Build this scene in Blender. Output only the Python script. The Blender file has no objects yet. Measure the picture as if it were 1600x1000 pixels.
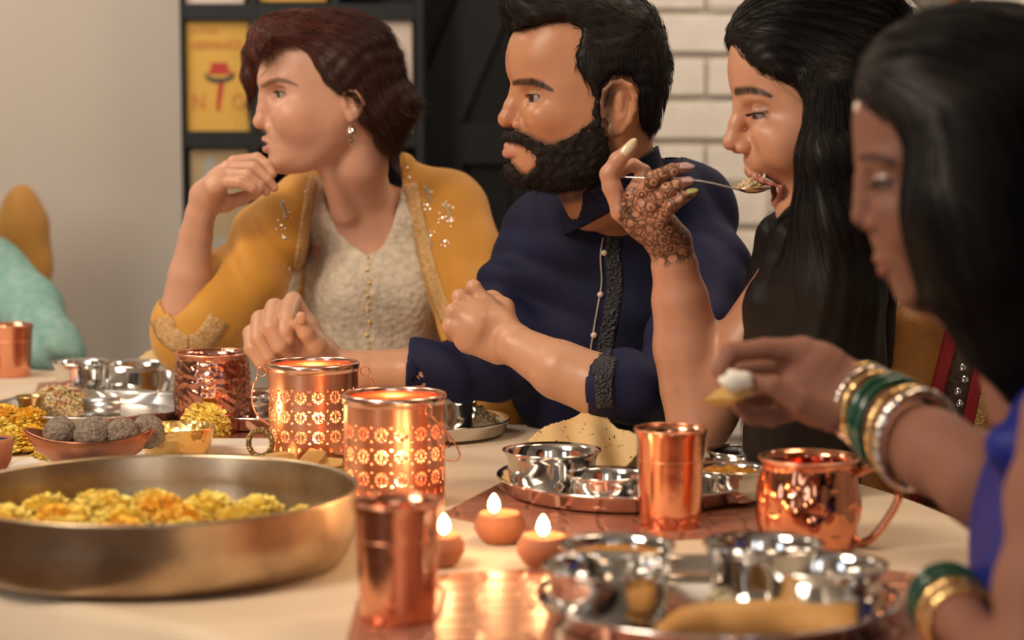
import bpy, bmesh, math, random
import numpy as np
from mathutils import Vector, Matrix
from mathutils.bvhtree import BVHTree
sc = bpy.context.scene
COL = sc.collection
PI = math.pi
rnd = random.Random(7)
# ------------------------------------------------------------------ camera
TH = 0.75                       # table height
CZ = TH + 0.426                 # camera height
F = 3200.0                      # focal length for a 1600 px wide frame
PITCH = math.atan(305.0 / F)
cam_d = bpy.data.cameras.new('camera'); cam = bpy.data.objects.new('camera', cam_d); COL.objects.link(cam)
cam.location = (0, 0, CZ); cam.rotation_euler = (PI/2 - PITCH, 0, 0)
cam_d.sensor_width = 36; cam_d.lens = 72; cam_d.clip_start = .05
cam_d.dof.use_dof = True; cam_d.dof.focus_distance = 2.60; cam_d.dof.aperture_fstop = 3.4
sc.camera = cam
# ------------------------------------------------------------------ exposure, world, lights
sc.view_settings.view_transform = 'Standard'; sc.view_settings.look = 'None'
sc.view_settings.gamma = 1; sc.view_settings.exposure = 0.0; sc.view_settings.use_curve_mapping = False
world = bpy.data.worlds.new('room_light'); sc.world = world; world.use_nodes = True
world.node_tree.nodes['Background'].inputs[0].default_value = (1.0, .80, .62, 1)
world.node_tree.nodes['Background'].inputs[1].default_value = 0.055
def area_light(name, loc, target, size, energy, color, size_y=None):
    d = bpy.data.lights.new(name, 'AREA'); d.energy = energy; d.color = color; d.size = size
    if size_y: d.shape = 'RECTANGLE'; d.size_y = size_y
    o = bpy.data.objects.new(name, d); COL.objects.link(o); o.location = loc
    o.rotation_euler = (Vector(target) - Vector(loc)).to_track_quat('-Z', 'Y').to_euler()
    return o
area_light('overhead_light', (-1.5, .9, 2.55), (.1, 2.7, .95), .75, 56, (1.0, .82, .64))
area_light('window_light', (.25, -1.7, 1.75), (.2, 2.4, .9), .40, 5.5, (.86, .92, 1.0), 1.3)
area_light('window_light', (1.05, -1.6, 1.75), (.2, 2.4, .9), .35, 4, (.86, .92, 1.0), 1.3)
area_light('overhead_light', (.9, 2.3, 2.6), (.3, 2.6, .75), .6, 12, (1.0, .72, .48))
area_light('overhead_light', (-1.6, 3.2, 2.6), (-1.3, 4.4, 1.0), .8, 26, (1.0, .88, .76))
area_light('overhead_light', (1.2, 3.6, 2.6), (.6, 4.5, 1.5), .5, 16, (1.0, .88, .78))

area_light('overhead_light', (-.3, -1.0, 2.65), (-.3, -2.6, 1.3), .8, 22, (1.0, .86, .70))  # added light behind the camera: brightens the front wall that the metal reflects
area_light('window_light', (-2.3, -.9, 1.35), (-.4, 1.9, .7), .6, 9, (.80, .88, 1.0), 1.4)
# ------------------------------------------------------------------ pixel <-> world
cp, sp = math.cos(PITCH), math.sin(PITCH)
def ray(px, py):
    v = (500 - py) / F
    return Vector(((px - 800) / F, cp + v * sp, -sp + v * cp))
def P(px, py, Y):                # point at horizontal distance Y seen at a pixel
    d = ray(px, py); t = Y / d.y
    return Vector((d.x * t, Y, CZ + d.z * t))
def T(px, py, z=TH):             # point on a horizontal plane seen at a pixel
    d = ray(px, py); t = (z - CZ) / d.z
    return Vector((d.x * t, d.y * t, z))
def S(rp, Y): return rp * Y / F

# ------------------------------------------------------------------ objects and tags
def link_mesh(name, me, mat=None, parent=None, smooth=True):
    if mat is not None:
        if isinstance(mat, (list, tuple)):
            for m in mat: me.materials.append(m)
        else: me.materials.append(mat)
    if smooth and len(me.polygons): me.polygons.foreach_set('use_smooth', np.ones(len(me.polygons), bool))
    o = bpy.data.objects.new(name, me); COL.objects.link(o)
    if parent is not None:
        o.parent = parent
        o.matrix_parent_inverse = parent.matrix_basis.inverted()
    return o
def tag(o, label=None, cat=None, group=None, kind=None):
    if label: o['label'] = label
    if cat: o['category'] = cat
    if group: o['group'] = group
    if kind: o['kind'] = kind
    return o
def thing(name, label, cat, loc=(0, 0, 0), rz=0, group=None):
    o = bpy.data.objects.new(name, None); COL.objects.link(o)
    o.location = loc; o.rotation_euler = (0, 0, rz); o.empty_display_size = .02
    bpy.context.view_layer.update() if False else None
    return tag(o, label, cat, group)
def arr_mesh(name, V, Fc):
    me = bpy.data.meshes.new(name)
    V = np.asarray(V, np.float32); Fc = np.asarray(Fc, np.int32)
    n, k = Fc.shape
    me.vertices.add(len(V)); me.vertices.foreach_set('co', V.ravel())
    me.loops.add(n * k); me.loops.foreach_set('vertex_index', Fc.ravel())
    me.polygons.add(n); me.polygons.foreach_set('loop_start', np.arange(n, dtype=np.int32) * k)
    me.update(calc_edges=True); me.validate()
    return me
def bm_obj(name, bm, mat, parent=None, smooth=True):
    bmesh.ops.recalc_face_normals(bm, faces=bm.faces)
    me = bpy.data.meshes.new(name); bm.to_mesh(me); bm.free()
    o = bpy.data.objects.new(name, me); COL.objects.link(o)
    for m in (mat if isinstance(mat, (list, tuple)) else [mat]): me.materials.append(m)
    if smooth: me.polygons.foreach_set('use_smooth', np.ones(len(me.polygons), bool))
    if parent is not None: o.parent = parent
    return o
def local(parent, o):            # o's vertices are in world space: keep them there under parent
    o.parent = parent
    M = Matrix.LocRotScale(parent.location, parent.rotation_euler, None)
    o.matrix_parent_inverse = M.inverted()
    return o
def lathe_mesh(name, prof, seg=64, closed=False):
    V = []; Fc = []
    n = len(prof)
    for r, z in prof:
        for k in range(seg):
            a = 2*PI*k/seg; V.append((r*math.cos(a), r*math.sin(a), z))
    m = n if closed else n-1
    for i in range(m):
        i2 = (i+1) % n
        for k in range(seg):
            k2 = (k+1) % seg
            Fc.append((i*seg+k, i*seg+k2, i2*seg+k2, i2*seg+k))
    return arr_mesh(name, V, Fc)
def lathe(name, prof, mat, parent=None, seg=64, loc=None, closed=False):
    o = link_mesh(name, lathe_mesh(name, prof, seg, closed), mat)
    if parent is not None: o.parent = parent
    if loc is not None: o.location = loc
    return o
def tube_arrays(pts, rad, seg=8, closed=False, caps=True):
    pts = [Vector(p) for p in pts]; n = len(pts)
    if not hasattr(rad, '__len__'): rad = [rad]*n
    V = []; Fc = []
    up = Vector((0, 0, 1)); prev = None
    for i in range(n):
        if closed: t = pts[(i+1) % n] - pts[(i-1) % n]
        else: t = pts[min(i+1, n-1)] - pts[max(i-1, 0)]
        t.normalize()
        if prev is None:
            a = up.cross(t)
            if a.length < .1: a = Vector((1, 0, 0)).cross(t)
        else: a = prev - t*prev.dot(t)
        a.normalize(); prev = a; b = t.cross(a)
        for k in range(seg):
            th = 2*PI*k/seg
            V.append(pts[i] + (a*math.cos(th) + b*math.sin(th))*rad[i])
    for i in range(n if closed else n-1):
        j = (i+1) % n
        for k in range(seg):
            k2 = (k+1) % seg
            Fc.append((i*seg+k, i*seg+k2, j*seg+k2, j*seg+k))
    if caps and not closed:
        c0 = len(V); V.append(pts[0]); V.append(pts[-1])
        for k in range(seg):
            k2 = (k+1) % seg
            Fc.append((c0, k2, k, c0)); Fc.append((c0+1, (n-1)*seg+k, (n-1)*seg+k2, c0+1))
    return V, Fc
def faces_any(name, V, Fc):
    me = bpy.data.meshes.new(name)
    me.from_pydata([tuple(v) for v in V], [], [tuple(dict.fromkeys(f)) for f in Fc]); me.update()
    return me
def tube(name, pts, rad, mat, parent=None, seg=8, closed=False):
    V, Fc = tube_arrays(pts, rad, seg, closed)
    o = link_mesh(name, faces_any(name, V, Fc), mat)
    if parent is not None: o.parent = parent
    return o
def box_bm(bm, lo, hi, bevel=0):
    r = bmesh.ops.create_cube(bm, size=1)
    vs = r['verts']
    for v in vs:
        v.co = Vector([lo[i] + (v.co[i]+.5)*(hi[i]-lo[i]) for i in range(3)])
    if bevel:
        es = list({e for v in vs for e in v.link_edges})
        bmesh.ops.bevel(bm, geom=es, offset=bevel, segments=2, affect='EDGES')
def box(name, lo, hi, mat, parent=None, bevel=0, smooth=False):
    bm = bmesh.new(); box_bm(bm, lo, hi, bevel); return bm_obj(name, bm, mat, parent, smooth)
def smooth_path(pts, n=8):
    pts = [Vector(p) for p in pts]; out = []
    for i in range(len(pts)-1):
        p0 = pts[max(i-1, 0)]; p1 = pts[i]; p2 = pts[i+1]; p3 = pts[min(i+2, len(pts)-1)]
        for k in range(n):
            t = k/n
            out.append(.5*((2*p1) + (p2-p0)*t + (2*p0-5*p1+4*p2-p3)*t*t + (3*p1-p0-3*p2+p3)*t**3))
    out.append(pts[-1]); return out

# ------------------------------------------------------------------ materials
def mat(name, color, rough=.5, metal=0, bump=0, scale=40, mix=None, mixscale=8, detail=4, coat=0, sheen=0, sss=0, spec=.5, stretch=None, emit=None, estr=0, vcol=None, bumpd=.002, voronoi=False, aniso=0):
    m = bpy.data.materials.new(name); m.use_nodes = True
    nt = m.node_tree; b = nt.nodes['Principled BSDF']
    c = tuple(color) + (1,)
    b.inputs['Base Color'].default_value = c
    b.inputs['Roughness'].default_value = rough; b.inputs['Metallic'].default_value = metal
    b.inputs['Specular IOR Level'].default_value = spec
    b.inputs['Coat Weight'].default_value = coat; b.inputs['Sheen Weight'].default_value = sheen
    if sss:
        b.inputs['Subsurface Weight'].default_value = sss
        b.inputs['Subsurface Radius'].default_value = (.012, .004, .002); b.inputs['Subsurface Scale'].default_value = 1.0
    if aniso: b.inputs['Anisotropic'].default_value = aniso
    tc = nt.nodes.new('ShaderNodeTexCoord'); co = tc.outputs['Object']
    if stretch:
        mp = nt.nodes.new('ShaderNodeMapping'); mp.inputs['Scale'].default_value = stretch
        nt.links.new(co, mp.inputs['Vector']); co = mp.outputs['Vector']
    base = None
    if vcol:
        a = nt.nodes.new('ShaderNodeAttribute'); a.attribute_name = vcol; base = a.outputs['Color']
        nt.links.new(base, b.inputs['Base Color'])
    if mix is not None:
        n = nt.nodes.new('ShaderNodeTexNoise'); n.inputs['Scale'].default_value = mixscale; n.inputs['Detail'].default_value = 5
        nt.links.new(co, n.inputs['Vector'])
        cr = nt.nodes.new('ShaderNodeValToRGB'); cr.color_ramp.elements[0].position = .35; cr.color_ramp.elements[1].position = .68
        nt.links.new(n.outputs['Fac'], cr.inputs[0])
        mx = nt.nodes.new('ShaderNodeMix'); mx.data_type = 'RGBA'
        nt.links.new(cr.outputs[0], mx.inputs[0])
        if base: nt.links.new(base, mx.inputs[6])
        else: mx.inputs[6].default_value = c
        mx.inputs[7].default_value = tuple(mix) + (1,)
        nt.links.new(mx.outputs[2], b.inputs['Base Color'])
    if bump:
        if voronoi:
            n = nt.nodes.new('ShaderNodeTexVoronoi'); n.inputs['Scale'].default_value = scale; ho = n.outputs['Distance']
        else:
            n = nt.nodes.new('ShaderNodeTexNoise'); n.inputs['Scale'].default_value = scale; n.inputs['Detail'].default_value = detail; ho = n.outputs['Fac']
        nt.links.new(co, n.inputs['Vector'])
        bp = nt.nodes.new('ShaderNodeBump'); bp.inputs['Strength'].default_value = bump; bp.inputs['Distance'].default_value = bumpd
        nt.links.new(ho, bp.inputs['Height']); nt.links.new(bp.outputs[0], b.inputs['Normal'])
    if emit: b.inputs['Emission Color'].default_value = tuple(emit)+(1,); b.inputs['Emission Strength'].default_value = estr
    return m
M = {}
M['plaster'] = mat('plaster', (.56, .51, .44), .9, bump=.2, scale=60, mix=(.53, .48, .42), mixscale=2)
M['brick_paint'] = mat('brick_paint', (.75, .70, .62), .7, bump=.5, scale=35, mix=(.68, .62, .54), mixscale=14, bumpd=.006)
M['black_wood'] = mat('black_wood', (.0045, .0045, .0048), .6, spec=.25, bump=.2, scale=30, stretch=(1, 1, .1))
M['black_frame'] = mat('black_frame', (.008, .011, .012), .5, spec=.3, bump=.1, scale=80)
M['floor_wood'] = mat('floor_wood', (.16, .09, .05), .5, mix=(.11, .06, .03), mixscale=5, bump=.2)
M['ceiling_white'] = mat('ceiling_white', (.7, .67, .62), .9, bump=.1)
M['cloth'] = mat('cloth', (.70, .57, .42), .85, bump=.35, scale=500, mix=(.64, .51, .37), mixscale=6, detail=2, bumpd=.001)
M['copper'] = mat('copper', (.90, .42, .26), .16, 1, bump=.25, scale=30, mix=(.80, .36, .22), mixscale=18, detail=2, bumpd=.003)
M['copper_hammered'] = mat('copper_hammered', (.84, .36, .21), .12, 1, bump=.6, scale=55, voronoi=True, bumpd=.004)
M['copper_satin'] = mat('copper_satin', (.92, .45, .29), .28, 1, mix=(.84, .39, .25), mixscale=12)
M['copper_dark'] = mat('copper_dark', (.50, .20, .12), .3, 1, mix=(.12, .07, .06), mixscale=20)
M['steel'] = mat('steel', (.78, .76, .73), .10, 1, bump=.05, scale=10)
M['steel_dull'] = mat('steel_dull', (.62, .60, .57), .28, 1, bump=.05, scale=20)
M['brass'] = mat('brass', (.68, .52, .34), .34, 1, bump=.35, scale=16, mix=(.40, .29, .19), mixscale=17, bumpd=.003)
M['brass_small'] = mat('brass_small', (.62, .42, .18), .28, 1, bump=.3, scale=90)
M['gold'] = mat('gold', (.85, .58, .22), .25, 1, bump=.5, scale=120, voronoi=True)
M['clay'] = mat('clay', (.48, .17, .08), .75, bump=.3, scale=70, mix=(.38, .13, .06), mixscale=20)
M['white_ceramic'] = mat('white_ceramic', (.78, .74, .66), .35)
M['flame'] = mat('flame', (1, .7, .3), .5, emit=(1, .72, .36), estr=26)
M['wax'] = mat('wax', (.85, .75, .6), .5)
M['petal_yellow'] = mat('petal_yellow', (1.0, .79, .22), .9, mix=(1.0, .70, .13), mixscale=30, spec=.05, sss=.35)
M['petal_orange'] = mat('petal_orange', (1.0, .52, .07), .9, mix=(1.0, .68, .12), mixscale=30, spec=.05, sss=.35)
M['leaf'] = mat('leaf', (.06, .10, .03), .6)
# ------------------------------------------------------------------ the room
WY = 4.6
def struct(o, label=None): return tag(o, kind='structure', label=label)
struct(box('floor', (-4.2, -2.6, -.02), (3.2, WY, 0), M['floor_wood']))
struct(box('ceiling', (-4.2, -2.6, 2.8), (3.2, WY+.2, 2.85), M['ceiling_white']))
struct(box('wall_back', (-4.2, WY, 0), (3.2, WY+.1, 2.8), M['plaster']))
struct(box('wall_left', (-4.3, -2.6, 0), (-4.2, WY+.1, 2.8), M['plaster']))
struct(box('wall_right', (3.2, -2.6, 0), (3.3, WY+.1, 2.8), M['plaster']))
struct(box('wall_front', (-4.2, -2.7, 0), (3.2, -2.6, 2.8), M['plaster']))
struct(box('baseboard_back', (-4.2, WY-.015, 0), (-1.0, WY, .1), M['ceiling_white'], bevel=.003))
def wx(px): return P(px, 200, WY-.1).x
def wz(py): return P(800, py, WY-.1).z
# painted brick wall on the right of the black door
bx0 = P(1004, 100, WY).x
brick_wall = struct(box('trim_1', (bx0, WY-.02, 0), (3.2, WY-.001, 2.8), M['brick_paint']), 'mortar bed of the white painted brick wall')
bw, bh = .30, .0955
bme = None
z0 = P(800, 83, WY-.05).z % bh
row = 0; z = z0 - bh; cnt = 0
mesh_cache = []
for k in range(4):
    bm = bmesh.new(); box_bm(bm, (0, -.016, 0), (bw-.012, .004, bh-.013), .006)
    for v in bm.verts:
        v.co.y += rnd.uniform(-.002, .002); v.co.z += rnd.uniform(-.0015, .0015); v.co.x += rnd.uniform(-.002, .002)
    bmesh.ops.recalc_face_normals(bm, faces=bm.faces)
    me = bpy.data.meshes.new('brick'); bm.to_mesh(me); bm.free(); me.materials.append(M['brick_paint']); mesh_cache.append(me)
while z < 1.98:
    if z > .45:
        x = bx0 + (-bw/2 if row % 2 else 0) - .009
        while x < bx0 + 2.1:
            xs = max(x, bx0)
            o = bpy.data.objects.new('brick', mesh_cache[rnd.randrange(4)]); COL.objects.link(o)
            o.location = (xs, WY-.022 + rnd.uniform(-.002, .002), z); o.parent = brick_wall
            if xs > x: o.scale = ((x + bw - xs)/bw, 1, 1)
            x += bw; cnt += 1
    z += bh; row += 1
# black sliding barn door
dr = struct(thing('door_1', None, None, (0, 0, 0)))
dx0, dx1 = wx(662), bx0 - .01
for i in range(5):
    w_ = (dx1-dx0)/5
    box('plank', (dx0+i*w_+.002, WY-.05, .02), (dx0+(i+1)*w_-.002, WY-.025, 2.3), M['black_wood'], dr, .003)
zr = wz(225)
M['black_brace'] = mat('black_brace', (.009, .009, .0085), .55, spec=.25, bump=.2, scale=30)
for (za, zb) in ((zr-.045, zr+.045), (.02, .14), (2.16, 2.3)):
    box('rail', (dx0, WY-.075, za), (dx1, WY-.05, zb), M['black_brace'], dr, .003)
def brace(x0, z0, x1, z1, w=.055):
    d = Vector((x1-x0, 0, z1-z0)).normalized(); n = Vector((-d.z, 0, d.x))*w
    bm = bmesh.new(); vs = []
    for y in (WY-.074, WY-.05):
        for p in (Vector((x0, y, z0))-n, Vector((x1, y, z1))-n, Vector((x1, y, z1))+n, Vector((x0, y, z0))+n): vs.append(bm.verts.new(p))
    for f in ((0,1,2,3), (7,6,5,4), (0,4,5,1), (1,5,6,2), (2,6,7,3), (3,7,4,0)): bm.faces.new([vs[i] for i in f])
    return bm_obj('brace', bm, M['black_brace'], dr, False)
brace(dx0+.02, zr+.04, dx1-.02, 2.2); brace(dx0+.02, zr-.04, dx1-.02, .1)
# black grid frame on the wall with pictures in its cells
SY = WY - .26
def sx(px): return P(px, 200, SY).x
def sz(py): return P(800, py, SY).z
shelf = thing('wall_shelf', 'black open grid shelf on the beige wall holding framed posters', 'shelf', (sx(470), WY, sz(425)))
def sbox(name, a, b, m, bevel=.002):
    o = box(name, a, b, m, None, bevel); return local(shelf, o)
xs = [sx(283), sx(397), sx(525), sx(656)]
zs = [sz(425), sz(218), sz(18), sz(-190)]
t = .0085
for i, x in enumerate(xs): sbox('post', (x-t if i else x, SY, zs[0]-.018), (x+t, WY-.002, zs[-1]+.016), M['black_frame'])
for z in zs: sbox('rail', (xs[0]+t, SY+.001, z-.017), (xs[-1]-t, WY-.004, z+.017), M['black_frame'])
sbox('back_panel', (xs[0], WY-.012, zs[0]), (xs[-1], WY-.003, zs[-1]), M['black_frame'])
M['poster_yellow'] = mat('poster_yellow', (.62, .36, .055), .6, mix=(.66, .40, .07), mixscale=4)
M['poster_tan'] = mat('poster_tan', (.42, .30, .14), .6, mix=(.36, .28, .17), mixscale=10)
M['poster_white'] = mat('poster_white', (.66, .56, .48), .6)
M['poster_red'] = mat('poster_red', (.45, .03, .02), .6)
M['poster_rust'] = mat('poster_rust', (.55, .16, .03), .6)
M['poster_grey'] = mat('poster_grey', (.33, .33, .29), .6)
M['ink'] = mat('ink', (.02, .03, .03), .6)
PYY = SY + .02
def poster(px0, py0, px1, py1, m, label):
    x0, x1 = P(px0, 200, PYY).x, P(px1, 200, PYY).x; z1, z0 = P(800, py0, PYY).z, P(800, py1, PYY).z
    th = thing('poster', label, 'poster', ((x0+x1)/2, PYY, z0))
    o = local(th, box('board', (x0, PYY, z0), (x1, PYY+.012, z1), m, None, .002)); return th
def flat_poly(name, pts, Y, th, m, parent):     # pixel outline to a thin print
    bm = bmesh.new(); vs = [bm.verts.new(P(px, py, Y)) for px, py in pts]
    f = bm.faces.new(vs); r = bmesh.ops.extrude_face_region(bm, geom=[f])
    for e in r['geom']:
        if isinstance(e, bmesh.types.BMVert): e.co.y += th
    o = bm_obj(name, bm, m, None, False); return local(parent, o)
def text(name, s, px, py, h_px, Y, m, parent, width_px=None):
    cu = bpy.data.curves.new(name, 'FONT'); cu.body = s; cu.size = S(h_px, Y)*1.35; cu.extrude = .0005
    cu.align_x = 'CENTER'; cu.materials.append(m)
    o = bpy.data.objects.new(name, cu); COL.objects.link(o)
    bpy.context.view_layer.update()
    me = bpy.data.meshes.new_from_object(o); bpy.data.objects.remove(o)
    o = bpy.data.objects.new(name, me); COL.objects.link(o)
    sxx = 1
    if width_px:
        w = max(v.co.x for v in me.vertices)-min(v.co.x for v in me.vertices); sxx = S(width_px, Y)/w
    o.location = P(px, py, Y); o.rotation_euler = (PI/2, 0, 0); o.scale = (sxx, 1, 1)
    return local(parent, o)
p1 = poster(292, 31, 390, 206, M['poster_yellow'], 'yellow poster with red lettering, black moustache and red chilli')
YP = PYY - .001
text('lettering', 'LOS', 320, 52, 9, YP, M['poster_rust'], p1, 38)
text('lettering', 'HERMANOS', 338, 78, 16, YP, M['poster_rust'], p1, 78)
text('lettering', 'N', 311, 171, 26, YP, M['poster_rust'], p1, 17)
text('lettering', 'O', 372, 171, 26, YP, M['poster_rust'], p1, 17)
flat_poly('hat_print', [(330,98),(355,98),(357,110),(363,112),(363,116),(325,116),(325,112),(329,110)], YP, .0005, M['poster_red'], p1)
flat_poly('moustache_print', [(318,113),(324,118),(334,122),(350,122),(362,117),(367,113),(366,121),(358,127),(345,130),(332,129),(322,124)], YP, .0005, M['ink'], p1)
flat_poly('chilli_print', [(341,130),(350,130),(348,145),(345,160),(344,173),(339,174),(338,160),(340,145)], YP, .0005, M['poster_red'], p1)
p2 = poster(296, 231, 388, 400, M['poster_tan'], 'tan poster with a faded grey figure in the lowest cell')
flat_poly('figure_print', [(317,262),(322,245),(333,243),(338,252),(336,275),(328,290),(318,282)], YP, .0005, M['poster_grey'], p2)
flat_poly('band_print', [(318,372),(388,372),(388,392),(318,392)], YP, .0005, M['poster_grey'], p2)
p3 = poster(541, 21, 645, 208, M['poster_white'], 'pale pink poster with grey ring behind the red haired woman')
ring = []
for k in range(25):
    a = -PI/2 + PI*k/24; ring.append((575+62*math.cos(a), 128+80*math.sin(a)))
for k in range(25):
    a = PI/2 - PI*k/24; ring.append((575+44*math.cos(a), 128+62*math.sin(a)))
flat_poly('ring_print', ring, YP, .0005, M['poster_grey'], p3)
poster(292, -150, 384, 7, M['poster_white'], 'white poster cut by the top edge of the picture, left cell')
poster(407, -150, 512, 3, M['poster_yellow'], 'yellow poster cut by the top edge of the picture, middle cell')
poster(409, 31, 512, 206, M['poster_tan'], 'plain tan poster hidden behind the red hair')
# patterned hanging at top right
hang = thing('wall_hanging', 'small patterned hanging with orange tassel high on brick wall', 'hanging', P(1470, 30, 3.4))
M['hang_grey'] = mat('hang_grey', (.12, .11, .09), .8, mix=(.22, .21, .18), mixscale=60, bump=.5)
local(hang, flat_poly('cloth_panel', [(1425,-90),(1490,-90),(1488,10),(1476,22),(1456,26),(1440,14),(1425,0)], 3.4, .012, M['hang_grey'], hang))
M['hang_orange'] = mat('hang_orange', (.48, .18, .04), .8, bump=.4)
M['hang_pink'] = mat('hang_pink', (.38, .10, .08), .8, bump=.4)
tube('tassel', [P(1493, -80, 3.4), P(1493, -30, 3.4), P(1494, 20, 3.4)], [.008, .008, .010], M['hang_orange'], None, 8)
local(hang, bpy.data.objects['tassel'])
o = tube('tassel', [P(1508, -80, 3.4), P(1508, -30, 3.4), P(1508, 18, 3.4)], [.006, .008, .009], M['hang_pink'], None, 8); local(hang, o)

# ------------------------------------------------------------------ table and cloth
EDGE = [(-1.75, 3.62), (-1.2, 3.64), (-.79, 3.53), (-.35, 3.22), (.01, 2.90), (.30, 2.60), (.41, 2.42), (.475, 2.22), (.50, 2.0), (.49, 1.75), (.43, 1.5), (.30, 1.32), (.14, 1.28), (-.02, 1.37),
        (-.249, 1.69), (-.467, 1.865), (-1.2, 2.47), (-1.88, 3.03), (-1.95, 3.3)]
EDGE = [(x, y) for x, y in EDGE]
tbl = thing('dining_table', 'long wooden dining table hidden under the beige cloth', 'table', (-.5, 2.6, 0))
def poly_slab(name, pts, z0, z1, m, parent, inset=0):
    c = Vector((-.5, 2.6))
    bm = bmesh.new()
    q = [c + (Vector(p)-c)*(1-inset) for p in pts]
    lo = [bm.verts.new((p.x, p.y, z0)) for p in q]; hi = [bm.verts.new((p.x, p.y, z1)) for p in q]
    bm.faces.new(lo[::-1]); bm.faces.new(hi); n = len(q)
    for i in range(n): bm.faces.new((lo[i], lo[(i+1) % n], hi[(i+1) % n], hi[i]))
    return local(parent, bm_obj(name, bm, m, None, False))
poly_slab('tabletop', EDGE, TH-.035, TH-.004, M['floor_wood'], tbl, .01)
for x, y in ((.2, 1.6), (.2, 2.4), (-1.6, 3.2), (-1.0, 3.4)):
    local(tbl, box('leg', (x-.03, y-.03, 0), (x+.03, y+.03, TH-.035), M['floor_wood'], None, .004))
# cloth: top polygon, then a drape
def dense(pts, step=.03):
    out = []; n = len(pts)
    P_ = [Vector((p[0], p[1], 0)) for p in pts]
    sm = []
    for i in range(n):
        p0, p1, p2, p3 = P_[(i-1) % n], P_[i], P_[(i+1) % n], P_[(i+2) % n]
        k = max(2, int((p2-p1).length/step))
        for j in range(k):
            t = j/k
            q = .5*((2*p1)+(p2-p0)*t+(2*p0-5*p1+4*p2-p3)*t*t+(3*p1-p0-3*p2+p3)*t**3)
            sm.append(q)
    return sm
ring0 = dense(EDGE)
n = len(ring0)
nrm = []
for i in range(n):
    t_ = (ring0[(i+1) % n]-ring0[i-1]).normalized(); nrm.append(Vector((-t_.y, t_.x, 0)))
cen = sum(ring0, Vector())/n
if (ring0[0]+nrm[0]-cen).length < (ring0[0]-cen).length: nrm = [-q for q in nrm]
rows = [(0.0, 0.0, 0), (.007, -.003, 0), (.012, -.012, .2), (.014, -.06, .6), (.016, -.14, 1), (.02, -.24, 1.2), (.022, -.30, 1.3)]
V = []; Fc = []
for off, dz, am in rows:
    for i in range(n):
        w = am*(.010*math.sin(i*.55)+.006*math.sin(i*.23+1))
        q = ring0[i]+nrm[i]*(off+w+am*.008); V.append((q.x, q.y, TH+dz))
for r in range(len(rows)-1):
    for i in range(n):
        j = (i+1) % n; Fc.append((r*n+i, r*n+j, (r+1)*n+j, (r+1)*n+i))
Fc.append(tuple(range(n))[::-1])
cl = link_mesh('tablecloth', faces_any('tablecloth', V, Fc), M['cloth'])
cl.data.polygons[len(cl.data.polygons)-1].use_smooth = False
tag(cl, 'beige linen tablecloth spread over the whole dining table', 'tablecloth')
sol = cl.modifiers.new('thick', 'SOLIDIFY'); sol.thickness = .002; sol.offset = -1

# ------------------------------------------------------------------ placemats
def hexmat():
    m = mat('copper_mat', (.62, .30, .21), .35, .55, mix=(.48, .20, .13), mixscale=6)
    nt = m.node_tree; b = nt.nodes['Principled BSDF']
    tc = nt.nodes.new('ShaderNodeTexCoord')
    v = nt.nodes.new('ShaderNodeTexVoronoi'); v.feature = 'DISTANCE_TO_EDGE'; v.inputs['Scale'].default_value = 26; v.inputs['Randomness'].default_value = .35
    nt.links.new(tc.outputs['Object'], v.inputs['Vector'])
    bp = nt.nodes.new('ShaderNodeBump'); bp.inputs['Distance'].default_value = .003; bp.inputs['Strength'].default_value = .8
    cr = nt.nodes.new('ShaderNodeValToRGB'); cr.color_ramp.elements[1].position = .12
    nt.links.new(v.outputs[0], cr.inputs[0]); nt.links.new(cr.outputs[0], bp.inputs['Height']); nt.links.new(bp.outputs[0], b.inputs['Normal'])
    return m
M['copper_mat'] = hexmat()
def placemat(pix, label, m='copper_mat', h=.0025):
    pts = [T(a, b) for a, b in pix]; c = sum(pts, Vector())/len(pts)
    bm = bmesh.new(); lo = [bm.verts.new(p-c+Vector((0, 0, .0004))) for p in pts]; hi = [bm.verts.new(p-c+Vector((0, 0, h))) for p in pts]
    bm.faces.new(lo[::-1]); bm.faces.new(hi); k = len(pts)
    for i in range(k): bm.faces.new((lo[i], lo[(i+1) % k], hi[(i+1) % k], hi[i]))
    o = bm_obj('placemat', bm, M[m], None, False); o.location = c
    return tag(o, label, 'placemat', 'copper placemats on the table')
placemat([(690, 806), (800, 748), (1000, 735), (1200, 742), (1178, 838), (1000, 848), (800, 830)], 'copper hexagon placemat under the middle steel thali')
placemat([(560, 938), (700, 900), (860, 892), (868, 1080), (520, 1080)], 'shiny copper placemat under the nearest tumbler', h=.003)
placemat([(880, 893), (1050, 880), (1330, 886), (1478, 905), (1500, 1060), (1300, 1090), (880, 1080)], 'copper placemat under the nearest steel thali', h=.002)
placemat([(60, 600), (300, 583), (420, 655), (455, 683), (330, 690), (40, 668)], 'copper placemat under the embossed mug and rice thali')
placemat([(565, 640), (700, 625), (740, 655), (700, 700), (590, 700)], 'copper placemat showing behind the two lanterns')
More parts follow.
